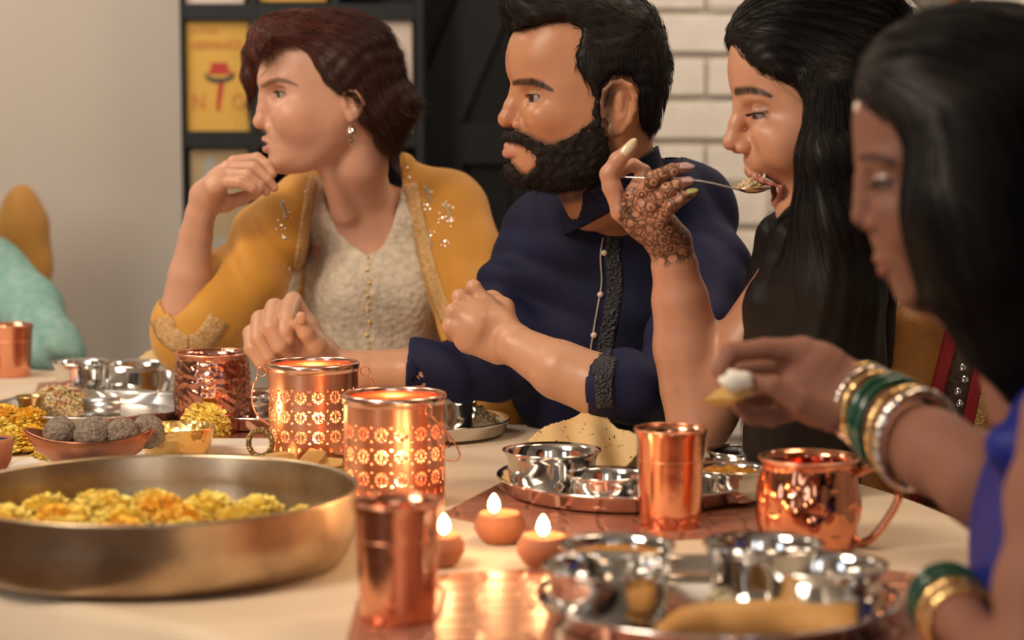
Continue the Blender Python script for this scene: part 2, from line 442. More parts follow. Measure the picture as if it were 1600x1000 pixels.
# ------------------------------------------------------------------ tableware
def drop(name, label, cat, px, py, group=None, z=TH, rz=0):
    p = T(px, py, z); return thing(name, label, cat, (p.x, p.y, z), rz, group)
MATZ = TH + .0035
def tumbler(px, py, label, h=.105, z=TH, m='copper', d=.077):
    t = drop('tumbler', label, 'tumbler', px, py, 'copper tumblers', z)
    r = d/2
    prof = [(0, .0), (r*.80, 0), (r*.84, .003), (r*.86, .02), (r*.90, h*.5), (r*.95, h-.010), (r*1.0, h-.002), (r*1.0, h), (r*.965, h), (r*.93, h-.010), (r*.87, h*.5), (r*.82, .006), (0, .005)]
    lathe('body', prof, M[m], t, 72)
    V, Fc = tube_arrays([(r*.985*math.cos(a), r*.985*math.sin(a), h) for a in [2*PI*k/64 for k in range(64)]], .0013, 6, True)
    o = link_mesh('rim', faces_any('rim', V, Fc), M['copper_satin']); o.parent = t
    V, Fc = tube_arrays([(r*.925*math.cos(a), r*.925*math.sin(a), h*.70) for a in [2*PI*k/64 for k in range(64)]], .0006, 5, True)
    o = link_mesh('band', faces_any('band', V, Fc), M['copper_satin']); o.parent = t
    return t
tumbler(1047, 824, 'hammered copper tumbler standing before the middle thali', .106)
tumbler(622, 968, 'copper tumbler nearest the camera, on the shiny placemat', .103, TH+.003)
tumbler(18, 588, 'copper tumbler at the left edge before the teal shirt', .088)

def bowl_prof(r, h, th=.0012, flare=.004):
    return [(0, 0), (r*.76, 0), (r*.84, .004), (r*.875, h*.45), (r*.90, h*.82), (r*.945, h-.002), (r*1.0, h+.0015), (r, h+.003), (r*.935, h-.0005), (r*.88, h*.82), (r*.855, h*.45), (r*.82, .006), (0, .005)]
M['curry'] = mat('curry', (.62, .28, .04), .3, bump=.8, scale=60, mix=(.45, .15, .02), mixscale=40, bumpd=.01)
M['curry_red'] = mat('curry_red', (.30, .08, .04), .3, bump=.8, scale=60, bumpd=.01)
M['curd'] = mat('curd', (.55, .48, .36), .4, bump=.5, scale=50)
def bowl(px, py, z, r, h, label, fill=None, m='steel', level=.62, group='steel katori bowls', fillname='curry'):
    t = drop('bowl', label, 'bowl', px, py, group, z)
    lathe('body', bowl_prof(r, h), M[m], t, 72)
    if fill:
        R = r*.84; N = 28; V = [(0, 0, h*level)]; Fc = []
        for i in range(1, 10):
            for k in range(N):
                a = 2*PI*k/N; rr = R*i/9
                V.append((rr*math.cos(a), rr*math.sin(a), h*level + (0 if i == 9 else rnd.uniform(-.002, .004))))
        for k in range(N): Fc.append((0, 1+k, 1+(k+1) % N))
        for i in range(8):
            for k in range(N):
                k2 = (k+1) % N; Fc.append((1+i*N+k, 1+(i+1)*N+k, 1+(i+1)*N+k2, 1+i*N+k2))
        o = link_mesh(fillname, faces_any('fill', V, Fc), M[fill]); o.parent = t
    return t
def thali(px, py, r, label, h=.020, z=TH, m='steel'):
    t = drop('thali', label, 'plate', px, py, 'round steel thali plates', z)
    prof = [(0, 0), (r*.88, 0), (r*.93, .003), (r*.975, h-.003), (r, h-.001), (r, h+.001), (r*.985, h+.0015), (r*.955, h-.003), (r*.915, .004), (r*.87, .002), (0, .002)]
    lathe('plate_body', prof, M[m], t, 96)
    return t
# middle thali (centre found from its rim)
thali(982, 768, .153, 'middle steel thali with four bowls and a papad', z=MATZ)
PZ = MATZ + .0025
bowl(862, 766, PZ, .057, .045, 'tall empty steel bowl at left end of middle thali', m='steel')
bowl(950, 790, PZ, .047, .034, 'low steel bowl left of the middle tumbler')
bowl(1140, 780, PZ, .044, .034, 'steel bowl of chunky orange curry right of the middle tumbler', 'curry', level=.92)
bowl(1158, 750, PZ, .042, .034, 'steel bowl at the back right of the middle thali')
# near thali
thali(1118, 962, .157, 'nearest steel thali with bowls and golden flatbread', z=MATZ)
bowl(951, 970, PZ, .057, .046, 'steel bowl nearest the camera at front left of the near thali')
bowl(964, 934, PZ, .052, .046, 'steel bowl of yellow curry at back left of the near thali', 'curry', level=.85)
bowl(1192, 936, PZ, .054, .048, 'tall steel bowl at the back of the near thali')
bowl(1286, 968, PZ, .055, .046, 'steel bowl at right front of the near thali', 'curd')
# flatbread roll on near thali
M['bread'] = mat('bread', (.66, .36, .11), .55, bump=.6, scale=40, mix=(.52, .24, .06), mixscale=14)
M['papad'] = mat('papad', (.80, .58, .28), .6, bump=.4, scale=60, mix=(.74, .50, .22), mixscale=9)
def sheet(name, origin, ux, uy, nx, ny, fn, m, thick=.002, mask=None):
    V = []; idx = {}; Fc = []
    for i in range(nx+1):
        for j in range(ny+1):
            u, v = i/nx*2-1, j/ny*2-1
            if mask and not mask(u, v): continue
            idx[i, j] = len(V); V.append(Vector(origin) + Vector(ux)*u + Vector(uy)*v + Vector(fn(u, v)))
    for i in range(nx):
        for j in range(ny):
            q = [(i, j), (i+1, j), (i+1, j+1), (i, j+1)]
            if all(c in idx for c in q): Fc.append([idx[c] for c in q])
    o = link_mesh(name, faces_any(name, V, Fc), m); s = o.modifiers.new('t', 'SOLIDIFY'); s.thickness = thick; s.offset = 0
    return o
nb = T(1190, 968, PZ+.004)
V = []; Fc = []
path = [T(1030, 985, PZ+.012), T(1100, 968, PZ+.012), T(1200, 962, PZ+.012), T(1340, 966, PZ+.012)]
path = [p - Vector((0, 0, .012)) for p in path]
path = smooth_path([p + Vector((0, 0, .012)) for p in path], 8)
V, Fc = tube_arrays(path, [.007+.013*min(1, i/6) for i in range(len(path))], 14)
for v in V: v.z = PZ+.001 + (v.z-PZ)*.75; v.y += .002*math.sin(v.x*90)
o = link_mesh('flatbread', faces_any('flatbread', V, Fc), M['bread']); tag(o, 'golden rolled flatbread lying across front of the near thali', 'bread')
# grain piles: stuff
def grains(name, label, cat, center, rx, ry, hz, n, L, R, cols, seed=1, parent=None):
    rr = random.Random(seed); V = []; Fc = []; mi = []
    base = [(1, 0, 0), (0, 1, 0), (-1, 0, 0), (0, -1, 0), (0, 0, 1), (0, 0, -1)]
    fs = [(0,1,4),(1,2,4),(2,3,4),(3,0,4),(1,0,5),(2,1,5),(3,2,5),(0,3,5)]
    for _ in range(n):
        a = rr.uniform(0, 2*PI); q = math.sqrt(rr.random()); x = rx*q*math.cos(a); y = ry*q*math.sin(a)
        z = hz*(1-q*q)*rr.uniform(.75, 1.05) + R
        d = Vector((rr.uniform(-1, 1), rr.uniform(-1, 1), rr.uniform(-.6, .6))).to_track_quat('X', 'Z').to_matrix()
        s = rr.uniform(.7, 1.3); k = len(V)
        for b in base: V.append(Vector(center) + Vector((x, y, z)) + d @ Vector((b[0]*L*s, b[1]*R*s, b[2]*R*s)))
        mm = rr.choices(range(len(cols)), [c[1] for c in cols])[0]
        for f in fs: Fc.append([k+i for i in f]); mi.append(mm)
    # mound under the grains
    k = len(V); N = 24
    for i in range(1, 7):
        for j in range(N):
            a = 2*PI*j/N; q = i/6; V.append(Vector(center)+Vector((rx*q*.97*math.cos(a), ry*q*.97*math.sin(a), max(.0005, hz*(1-q*q)*.8))))
    V.append(Vector(center)+Vector((0, 0, hz*.8)))
    for i in range(5):
        for j in range(N): Fc.append((k+i*N+j, k+(i+1)*N+j, k+(i+1)*N+(j+1) % N, k+i*N+(j+1) % N)); mi.append(0)
    for j in range(N): Fc.append((len(V)-1, k+j, k+(j+1) % N)); mi.append(0)
    me = faces_any(name, V, Fc); o = link_mesh(name, me, [M[c[0]] for c in cols])
    me.polygons.foreach_set('material_index', mi)
    if parent is None: tag(o, label, cat, kind='stuff')
    return o
M['rice'] = mat('rice', (.78, .66, .44), .5); M['rice_yellow'] = mat('rice_yellow', (.75, .48, .15), .5)
M['veg_red'] = mat('veg_red', (.50, .12, .04), .5); M['veg_green'] = mat('veg_green', (.14, .18, .04), .5); M['herb'] = M['veg_green']
c = T(1138, 945, PZ); grains('rice', 'small heap of white rice and herbs beside the flatbread', 'rice', c, .022, .016, .014, 260, .004, .0012, [('rice', 8), ('veg_green', 1)], 3)
# papad leaning at back of middle thali
pc = P(915, 694, 2.465)
def papf(u, v): return (0, .012*math.sin(u*3+v*2)+.02*v, .006*math.sin(u*5+1)+.004*math.sin(u*9))
def papm(u, v):
    a = math.atan2(v, u); r = math.hypot(u, v); return r < .97+.03*math.sin(5*a+1)+.02*math.sin(11*a)
pap = sheet('papad', pc, (.072, 0, 0), (.0, .020, .031), 60, 60, papf, M['papad'], .0015, papm)
tag(pap, 'speckled tan papad leaning at the back of the middle thali', 'papad')
M['pepper'] = mat('pepper', (.16, .07, .02), .7)
pbv = BVHTree.FromPolygons([v.co.copy() for v in pap.data.vertices], [tuple(p.vertices) for p in pap.data.polygons])
bm = bmesh.new()
for k in range(46):
    px, py = rnd.uniform(842, 990), rnd.uniform(662, 715)
    h = pbv.ray_cast(Vector((0, 0, CZ)), ray(px, py).normalized())
    if h[0] is None: continue
    r = bmesh.ops.create_icosphere(bm, subdivisions=1, radius=rnd.uniform(.0005, .0014))
    for v in r['verts']: v.co += h[0] - ray(px, py).normalized()*.0008
o = bm_obj('pepper_specks', bm, M['pepper'], None); o.parent = pap; tag(o, kind='stuff')

# moscow mug
def mug(px, py, r, h, label, handle_dir, emboss=False, z=TH):
    t = drop('mug', label, 'mug', px, py, 'copper mugs', z)
    N = 96; prof = []
    K = 44
    V = []; Fc = []
    def rad(q):          # outer radius along height
        return r*(.80 + .20*math.sin(PI*min(1, max(0, q*.86+.10)))**.8) if not emboss else r*(.74+.26*math.sin(PI*(q*.70+.14))**.9)
    for i in range(K+1):
        q = i/K
        for k in range(N):
            a = 2*PI*k/N; rr = rad(q)
            if q > .93: rr = rad(.93) + (q-.93)*r*.5
            if .04 < q < .92:
                if emboss:
                    s = math.sin(a*9+3*math.sin(q*14)) * math.sin(q*20+2.2*math.sin(a*6))
                    rr += .0016*s + .0010*math.sin(a*23+q*31)*math.cos(q*37-a*11)
                else:
                    s = abs(math.sin(a*7.0))**.6 * abs(math.sin((q*2.2+.5*((int(a*7/PI)) % 2))*PI))**.6; rr -= .0034*(1-s)*1.0
            V.append((rr*math.cos(a), rr*math.sin(a), h*q))
    for i in range(13):     # inner wall
        q = 1-i/12*.95
        for k in range(N):
            a = 2*PI*k/N; rr = min(rad(min(q, .93)), 9)-.0025 + (max(0, q-.93)*r*.5)
            V.append((rr*math.cos(a), rr*math.sin(a), h*q + (.0012 if i == 0 else 0)))
    tot = K+14
    for i in range(tot-1):
        for k in range(N): k2 = (k+1) % N; Fc.append((i*N+k, i*N+k2, (i+1)*N+k2, (i+1)*N+k))
    Fc.append(tuple(range(N))[::-1]); Fc.append(tuple((tot-1)*N+k for k in range(N)))
    o = link_mesh('body', faces_any('body', V, Fc), M['copper_mug'] if emboss else M['copper_shiny']); o.parent = t
    o.data.polygons[-1].use_smooth = False; o.data.polygons[-2].use_smooth = False
    V, F2 = tube_arrays([(( rad(.93)+.035*r)*math.cos(a), (rad(.93)+.035*r)*math.sin(a), h) for a in [2*PI*k/64 for k in range(64)]], .0020, 8, True)
    o = link_mesh('rim', faces_any('rim', V, F2), M['copper_satin']); o.parent = t
    a = handle_dir; c_, s_ = math.cos(a), math.sin(a)
    hp = [(rad(.85)*.99, h*.83), (r*1.12, h*.90), (r*1.34, h*.90), (r*1.62, h*.76), (r*1.66, h*.56), (r*1.46, h*.32), (r*1.18, h*.10), (rad(.06)*1.0, h*.03)]
    pts = smooth_path([(x*c_, x*s_, zz) for x, zz in hp], 6)
    tube('handle', pts, .0042, M['copper_shiny'] if not emboss else M['copper_mug'], t, 10)
    return t
M['copper_shiny'] = mat('copper_shiny', (.82, .34, .20), .10, 1, bump=.1, scale=20)
M['copper_mug'] = mat('copper_mug', (.58, .27, .20), .18, 1, bump=.5, scale=90, bumpd=.003)
mug(1262, 852, .054, .090, 'dimpled shiny copper mug with curved handle beside the near thali', -.15)
mug(333, 672, .053, .108, 'dark embossed copper mug behind the yellow marigold', 2.2, True, z=TH+.003)

# lanterns ------------------------------------------------------------
def point_light(loc, e, col, r, parent=None):
    d = bpy.data.lights.new('flame_light', 'POINT'); d.energy = e; d.color = col; d.shadow_soft_size = r
    o = bpy.data.objects.new('flame_light', d); COL.objects.link(o); o.location = loc
    if parent is not None: o.parent = parent
    return o
def lantern(px, py, label, handle):
    t = drop('lantern', label, 'lantern', px, py, 'pierced copper lanterns')
    r, h = .057, .125
    NA, NZ = 384, 176
    def hole(a, z):
        # rows of rosettes: each motif a ring of wedge cuts round a slit
        for zc in (.036, .061, .086) if True else ():
            nmot = 16; pa = 2*PI/nmot
            u = ((a/pa) % 1 - .5)*pa*r; v = z-zc
            R = math.hypot(u, v); th = math.atan2(v, u)
            if R < .0095:
                if abs(u) < .0012 and abs(v) < .0030: return True
                if .0045 < R < .0078:
                    k = (th/(2*PI)*10) % 1
                    if .18 < k < .82: return True
            u2 = (((a/pa)+.5) % 1 - .5)*pa*r
            if abs(u2)*1.0 + abs(v-.0078)*1.2 < .0020: return True
            if abs(u2)*1.0 + abs(v+.0078)*1.2 < .0020: return True
        for zc in (.0195,):
            u = ((a/(2*PI/26)) % 1 - .5)*2*PI/26*r
            if math.hypot(u, (z-zc)*.7) < .0022: return True
        return False
    V = [(r*math.cos(2*PI*k/NA), r*math.sin(2*PI*k/NA), h*i/NZ) for i in range(NZ+1) for k in range(NA)]
    Fc = []
    for i in range(NZ):
        for k in range(NA):
            if hole(2*PI*(k+.5)/NA, h*(i+.5)/NZ): continue
            k2 = (k+1) % NA; Fc.append((i*NA+k, i*NA+k2, (i+1)*NA+k2, (i+1)*NA+k))
    me = arr_mesh('pierced_wall', V, Fc)
    o = link_mesh('pierced_wall', me, M['copper_satin']); o.parent = t
    s = o.modifiers.new('t', 'SOLIDIFY'); s.thickness = .0008; s.offset = -1
    rim = [(r-.001, h-.012), (r+.0006, h-.010), (r+.0022, h-.006), (r+.0022, h-.002), (r+.0008, h+.0006), (r-.001, h+.001), (r-.0022, h-.001), (r-.0022, h-.010)]
    lathe('rim', rim, M['copper_rim'], t, 96, closed=True)
    lathe('base', [(0, .0), (r-.001, 0), (r+.0008, .002), (r-.001, .004), (0, .0035)], M['copper_satin'], t, 64)
    lathe('tealight', [(0, .0036), (.019, .0036), (.019, .018), (.018, .018), (.0175, .0155), (0, .0155)], M['wax'], t, 32)
    flame(t, (0, 0, .016), .012)
    point_light((0, 0, .045), .5, (1.0, .50, .20), .012, t)
    for s_ in (1, -1):
        ang = handle[0]; dx, dy = math.cos(ang)*s_, math.sin(ang)*s_
        c0 = Vector((dx*(r+.0085), dy*(r+.0085), h-.012))
        pts = [c0 + Vector((dx, dy, 0))*.0060*math.cos(b) + Vector((0, 0, 1))*.0060*math.sin(b) for b in [2*PI*k/20 for k in range(20)]]
        tube('ring', pts, .0009, M['copper_satin'], t, 6, True)
    # bail handle swung down
    ang = handle[0]; e = Vector((math.cos(ang), math.sin(ang), 0)); f = Vector((-e.y, e.x, 0)); dn = handle[1]
    pts = []
    for k in range(29):
        b = PI*k/28; pts.append(e*(r+.014)*math.cos(b)*(1+handle[3]*math.sin(b)) + (f*dn[0]+Vector((0, 0, dn[1])))*handle[2]*math.sin(b) + Vector((0, 0, h-.012-.006)))
    tube('bail_handle', pts, .0011, M['copper_satin'], t, 7)
    return t
M['copper_rim'] = mat('copper_rim', (.88, .55, .42), .22, 1)
def flame(parent, loc, hh):
    prof = [(0, 0), (hh*.20, hh*.12), (hh*.30, hh*.35), (hh*.24, hh*.65), (hh*.10, hh*.9), (0, hh)]
    o = lathe('flame', prof, M['flame'], parent, 16); o.location = loc
    return o
lantern(491, 717, 'pierced copper candle lantern further back beside the embossed mug', (.08, (.35, -.93), .085, .55))
l2 = lantern(617, 786, 'larger looking pierced copper lantern in front behind the nearest tumbler', (-.9, (.75, -.66), .10, 0))

# diyas
def diya(px, py, label, rz=0, s=1, lit=(0, 0)):
    t = drop('diya', label, 'oil lamp', px, py, 'small clay diya lamps', TH, rz)
    prof = [(0, 0), (.014, 0), (.020, .004), (.0262, .014), (.0262, .022), (.0215, .030), (.0195, .0315), (.018, .030), (.021, .022), (.019, .014), (0, .012)]
    me = lathe_mesh('bowl', [(a*s, b*s) for a, b in prof], 48)
    o = link_mesh('bowl', me, M['clay']); o.parent = t
    lathe('oil', [(0, .024*s), (.0200*s, .024*s)], M['wax'], t, 32)
    o = tube('wick', [(lit[0], lit[1], .022*s), (lit[0], lit[1], .034*s)], .0012, M['ink'], t, 6)
    flame(t, (lit[0], lit[1], .031*s), .020)
    point_light((lit[0], lit[1], .052*s), .22, (1.0, .55, .22), .006, t)
    return t
diya(781, 848, 'lit clay diya left of the middle placemat', 0, 1.0, (-.006, 0))
diya(850, 886, 'lit clay diya touching the near thali, right one', 0, 1.0, (-.001, 0))
diya(684, 884, 'lit clay diya half hidden behind the nearest tumbler', 0, 1.0, (.006, 0))

# big pan with marigolds
M['urli_water'] = mat('urli_water', (.10, .07, .03), .06, spec=.6)
pan = drop('pan', 'wide round brass pan holding yellow and orange marigolds', 'pan', 243, 876)
PR = .198
prof = [(0, 0), (PR*.80, 0), (PR*.90, .003), (PR*.955, .010), (PR*.985, .022), (PR*.995, .045), (PR, .071), (PR+.001, .074), (PR-.0015, .0745), (PR-.003, .071), (PR*.98, .045), (PR*.965, .024), (PR*.93, .012), (PR*.88, .006), (0, .004)]
lathe('pan_body', prof, M['brass'], pan, 128)
def marigold_mesh(seed, R=.028, stem=True):
    rr = random.Random(seed); V = []; Fc = []
    rings = 15
    for i in range(rings):
        q = i/(rings-1); el = (-.25 + 1.75*q)     # elevation
        n = max(4, int(34*math.cos(max(0, el))+4))
        for k in range(n):
            a = 2*PI*(k+rr.random()*.8)/n + i*.7
            d = Vector((math.cos(a)*math.cos(el), math.sin(a)*math.cos(el), math.sin(el)*.72))
            rad_ = R*rr.uniform(.80, 1.12)
            tip = d*rad_; side = Vector((-math.sin(a), math.cos(a), 0)); upv = d.cross(side).normalized()
            w = R*rr.uniform(.11, .19); b = d*(R*.45); cu = -upv*R*.10*rr.uniform(-1, 1.5)
            k0 = len(V)
            V += [b - side*w*.3, b + side*w*.3, d*rad_*.8 + side*w + cu*.3, tip + side*w*.7 + cu + upv*R*rr.uniform(-.05, .05), tip*1.02 + cu*1.8, tip - side*w*.7 + cu + upv*R*rr.uniform(-.05, .05), d*rad_*.8 - side*w + cu*.3]
            Fc += [(k0, k0+1, k0+2, k0+6), (k0+6, k0+2, k0+3, k0+5), (k0+5, k0+3, k0+4)]
    k0 = len(V); N = 12
    for i in range(5):
        el = -.9+1.2*i/4*1.9
        for k in range(N): a = 2*PI*k/N; V.append(Vector((math.cos(a)*math.cos(el), math.sin(a)*math.cos(el), math.sin(el)*.72))*R*.78)
    for i in range(4):
        for k in range(N): Fc.append((k0+i*N+k, k0+i*N+(k+1) % N, k0+(i+1)*N+(k+1) % N, k0+(i+1)*N+k))
    me = faces_any('marigold', V, Fc)
    mn = min(v.co.z for v in me.vertices)
    for v in me.vertices: v.co.z -= mn
    return me
mg_y = [marigold_mesh(s) for s in (1, 2)]; mg_o = [marigold_mesh(s) for s in (5, 6)]
for m_ in mg_y: m_.materials.append(M['petal_yellow'])
for m_ in mg_o: m_.materials.append(M['petal_orange'])
for m_ in mg_y+mg_o: m_.polygons.foreach_set('use_smooth', np.ones(len(m_.polygons), bool))
def marigold(p, s, orange, label, group, tilt=None):
    me = rnd.choice(mg_o if orange else mg_y)
    o = bpy.data.objects.new('marigold', me); COL.objects.link(o); o.location = p; o.scale = (s, s, s)
    o.rotation_euler = tilt or (rnd.uniform(-.25, .25), rnd.uniform(-.25, .25), rnd.uniform(0, 6))
    return tag(o, label, 'flower', group)
pc = pan.location
lathe('water', [(0, .0245), (PR*.955, .0245)], M['urli_water'], pan, 96)
flw = []
fl = [(75, 0), (152, 0), (232, 1), (300, 1), (362, 0), (425, 0)]
# front row seen over the rim, then rows filling the pan behind and before it
rows_ = [(0.055, [(-.118, 0, 1.05), (-.060, 0, 1.15), (-.006, 1, 1.08), (.044, 0, 1.1), (.095, 0, 1.0), (.140, 0, .7)]),
         (0.004, [(-.150, 0, 1), (-.095, 1, 1), (-.035, 0, 1), (.022, 1, 1.0), (.080, 0, 1), (.132, 0, .8)]),
         (-0.050, [(-.140, 1, 1), (-.080, 0, 1), (-.022, 1, .95), (.035, 0, .9), (.090, 0, .8)]),
         (0.108, [(-.080, 0, .9), (-.02, 0, .9), (.04, 0, .8)]),
         (-0.105, [(-.08, 1, .9), (-.02, 0, .9), (.04, 0, .8)])]
names = ['back', 'middle row', 'front row', 'rearmost row', 'foremost row']
ordn = ['first', 'second', 'third', 'fourth', 'fifth', 'sixth']
for ri, (yy, fs) in enumerate(rows_):
    for ki, (xx, og, s) in enumerate(fs):
        lab = '%s marigold in the brass pan, %s, %s from the left' % ('orange' if og else 'yellow', names[ri], ordn[ki])
        hide = .0205
        marigold((pc.x+xx, pc.y+yy, TH+hide), s, og, lab, 'marigolds in the brass pan')
# embossed mug's flower on a small clay cup
fc = T(320, 668, TH)
cup = drop('cup', 'small dark clay cup carrying the single yellow marigold', 'cup', 322, 692)
lathe('body', [(0, 0), (.011, 0), (.016, .010), (.017, .020), (.015, .020), (.012, .010), (0, .006)], M['copper_dark'], cup, 32)
marigold(Vector((T(320, 690).x, T(322, 692).y, TH+.016)), 1.12, 0, 'single yellow marigold standing before the embossed mug', None, (.45, .1, 1))
# left cluster of marigolds
k = 0
for (px, py, og, w) in ((8, 664, 1, 'rearmost'), (48, 668, 1, 'beside the brass cup'), (-12, 684, 0, 'cut by the left edge of the picture'), (20, 700, 0, 'behind the dark clay cup'), (52, 700, 1, 'touching the dish of sweets'), (66, 722, 0, 'on the white plate rim')):
    marigold(T(px, py+8, TH) + Vector((0, 0, .002)), 1.0 if k < 5 else .6, og, '%s marigold at the left, %s' % ('orange' if og else 'yellow', w), 'marigolds heaped at the left edge'); k += 1
# small clay cup at left edge
dk = drop('cup', 'dark blue lined clay cup cut by the left edge', 'cup', -12, 735)
M['glaze'] = mat('glaze', (.05, .06, .12), .15)
lathe('body', [(0, 0), (.016, 0), (.023, .012), (.027, .034), (.026, .040), (.0235, .041), (.0235, .034), (.019, .014), (0, .01)], M['clay'], dk, 40)
lathe('glaze_lining', [(0, .030), (.023, .030), (.0236, .0395)], M['glaze'], dk, 40)
# brass cup
bc = drop('cup', 'small flared brass cup standing before the rice', 'cup', 48, 664)
lathe('body', [(0, 0), (.014, 0), (.0165, .003), (.0165, .012), (.0155, .020), (.0170, .034), (.0215, .040), (.0220, .042), (.019, .042), (.0150, .034), (.0135, .018), (0, .014)], M['brass_small'], bc, 48)
# white oval plate
wp = drop('plate', 'white ceramic plate half hidden behind the brass pan', 'plate', 150, 742)
lathe('body', [(0, 0), (.06, 0), (.075, .004), (.100, .012), (.103, .014), (.099, .015), (.073, .007), (0, .005)], M['white_ceramic'], wp, 72)
# boat dish of sweets
dish = drop('dish', 'pointed copper dish heaped with grey sesame sweets', 'dish', 140, 730, z=TH+.013)
V = []; Fc = []; N = 48
prf = [(0, -.005), (.55, -.005), (.5, .004), (.62, .010), (.66, .013), (.80, .020), (1.0, .036), (.97, .038), (.76, .024), (.5, .012), (0, .010)]
for q, z in prf:
    for k in range(N):
        a = 2*PI*k/N; ex = 1+ .38*abs(math.cos(a))**5
        V.append((.050*q*math.cos(a)*ex*1.15, .046*q*math.sin(a), z + (.010*abs(math.cos(a))**6 if q > .9 else 0)))
for i in range(len(prf)-1):
    for k in range(N): Fc.append((i*N+k, i*N+(k+1) % N, (i+1)*N+(k+1) % N, (i+1)*N+k))
o = link_mesh('body', faces_any('body', V, Fc), M['copper_dark2'] if 'copper_dark2' in M else mat('copper_dark2', (.60, .24, .13), .3, 1, mix=(.10, .06, .05), mixscale=9)); o.parent = dish
M['sesame'] = mat('sesame', (.36, .29, .22), .85, bump=1, scale=260, mix=(.16, .12, .09), mixscale=150, bumpd=.006)
def ball_mesh(r, seed):
    bm = bmesh.new(); bmesh.ops.create_icosphere(bm, subdivisions=4, radius=r); rr = random.Random(seed)
    for v in bm.verts: v.co *= 1 + rr.uniform(-.05, .05); v.co.z *= .9
    me = bpy.data.meshes.new('sweet'); bm.to_mesh(me); bm.free(); me.materials.append(M['sesame'])
    me.polygons.foreach_set('use_smooth', np.ones(len(me.polygons), bool)); return me
bms = [ball_mesh(.021, 3), ball_mesh(.021, 9)]
for i, (px, py, dz, w) in enumerate(((93, 685, .046, 'leftmost'), (143, 698, .045, 'second from left, in front'), (192, 698, .046, 'front right'), (235, 683, .030, 'rightmost, behind the gold votive'), (150, 684, .046, 'hidden at the back'))):
    p = T(px, py+18, TH)
    o = bpy.data.objects.new('sweet', bms[i % 2]); COL.objects.link(o)
    yy = dish.location.y + (0.018 if i in (0, 3, 4) else (-.004 if i == 1 else .006))
    q = P(px, py-8, yy); o.location = (q.x, yy, TH+dz+.006); o.rotation_euler = (rnd.random()*3, rnd.random()*3, 0)
    if i == 3: o.location = (P(228, 660, yy).x, yy+.012, TH+.052)
    tag(o, 'round grey sesame sweet ball in the copper dish, %s' % w, 'sweet', 'sesame sweets')
# gold votive
gv = drop('candle_holder', 'gold hammered votive bowl glowing beside the sweets', 'candle holder', 277, 724)
lathe('body', [(0, 0), (.030, 0), (.038, .004), (.044, .030), (.0475, .046), (.0475, .048), (.0455, .0475), (.042, .030), (.036, .007), (0, .005)], M['gold'], gv, 64)
lathe('wax', [(0, .034), (.0425, .034)], M['wax'], gv, 32); flame(gv, (0, 0, .034), .012)
point_light((0, 0, .056), .3, (1, .6, .28), .006, gv)
# white book / board behind pan
bk = thing('tray', 'small white board lying behind the brass pan', 'tray', T(383, 708))
o = local(bk, box('board', tuple(T(383, 708)+Vector((-.055, -.02, .0005))), tuple(T(383, 708)+Vector((.10, .05, .012))), M['white_ceramic'], None, .002))
# little brass tray with ring handles and pieces of golden sweets
tr = drop('tray', 'brass tray with beaded ring handles and golden sweets', 'tray', 470, 738)
lathe('body', [(0, 0), (.055, 0), (.062, .006), (.066, .014), (.0645, .0145), (.058, .006), (0, .003)], M['brass_small'], tr, 64)
M['beaded'] = mat('beaded', (.30, .22, .10), .4, 1, bump=1, scale=300, voronoi=True)
for (qx, qy) in ((407, 692), ):
    c = P(qx, qy, tr.location.y+.01) - Vector(tr.location)
    tube('ring_handle', [c + Vector((.0145*math.cos(b), 0, .0165*math.sin(b))) for b in [2*PI*k/32 for k in range(32)]], .0035, M['beaded'], tr, 10, True)
M['sweet_gold'] = mat('sweet_gold', (.62, .38, .12), .55, bump=.6, scale=60, mix=(.50, .28, .08), mixscale=30)
for i, (px, py, w, h, lab) in enumerate(((440, 704, .026, .020, 'leftmost'), (485, 700, .022, .024, 'tallest in the middle'), (515, 708, .018, .012, 'rightmost small'))):
    bm = bmesh.new(); r_ = random.Random(i+3)
    c = P(px, py, tr.location.y)
    pts = [Vector((r_.uniform(-1, 1)*w, r_.uniform(-.6, .6)*w, r_.uniform(0, 1)*h)) for _ in range(12)] + [Vector((-w, 0, 0)), Vector((w, 0, 0)), Vector((0, .01, h)), Vector((0, -.012, 0))]
    for p in pts: bm.verts.new(p)
    bmesh.ops.convex_hull(bm, input=bm.verts[:])
    bmesh.ops.delete(bm, geom=[v for v in bm.verts if not v.link_faces], context='VERTS')
    o = bm_obj('pastry', bm, M['sweet_gold'], None, False); o.location = (c.x, tr.location.y-.005, TH+.006)
    tag(o, 'golden chunky pastry piece on the brass tray, %s' % lab, 'pastry', 'golden pastries')
# far thalis on the left
MZ = TH+.003
thali(150, 652, .150, 'steel thali of spiced rice at the left, with a spoon', z=MZ, m='steel_dull')
c = T(92, 644, MZ+.003)
grains('spiced_rice', 'mound of spiced rice with vegetables on the left thali', 'rice', c, .066, .050, .036, 2200, .0055, .0013, [('rice', 6), ('rice_yellow', 5), ('veg_red', 2), ('veg_green', 1.2)], 8)
thali(238, 617, .125, 'far steel thali holding two bowls, left of the embossed mug', z=MZ, m='steel')
bowl(128, 606, MZ+.003, .047, .040, 'far left steel bowl partly behind another bowl', group='steel katori bowls')
bowl(218, 613, MZ+.003, .056, .044, 'wide steel bowl shining left of the embossed mug')
# small steel cup lying on the rice thali
cu = thing('serving_cup', 'small steel cup lying on its side on the rice thali', 'cup', T(158, 652, MZ+.0055))
lathe('body', [(0, 0), (.0135, 0), (.0145, .001), (.0145, .052), (.0135, .052), (.0130, .003), (0, .003)], M['steel_dull'], cu, 40)
cu.rotation_euler = (0, PI/2, PI+.2); cu.location.z += .0155; cu.location.x += .028
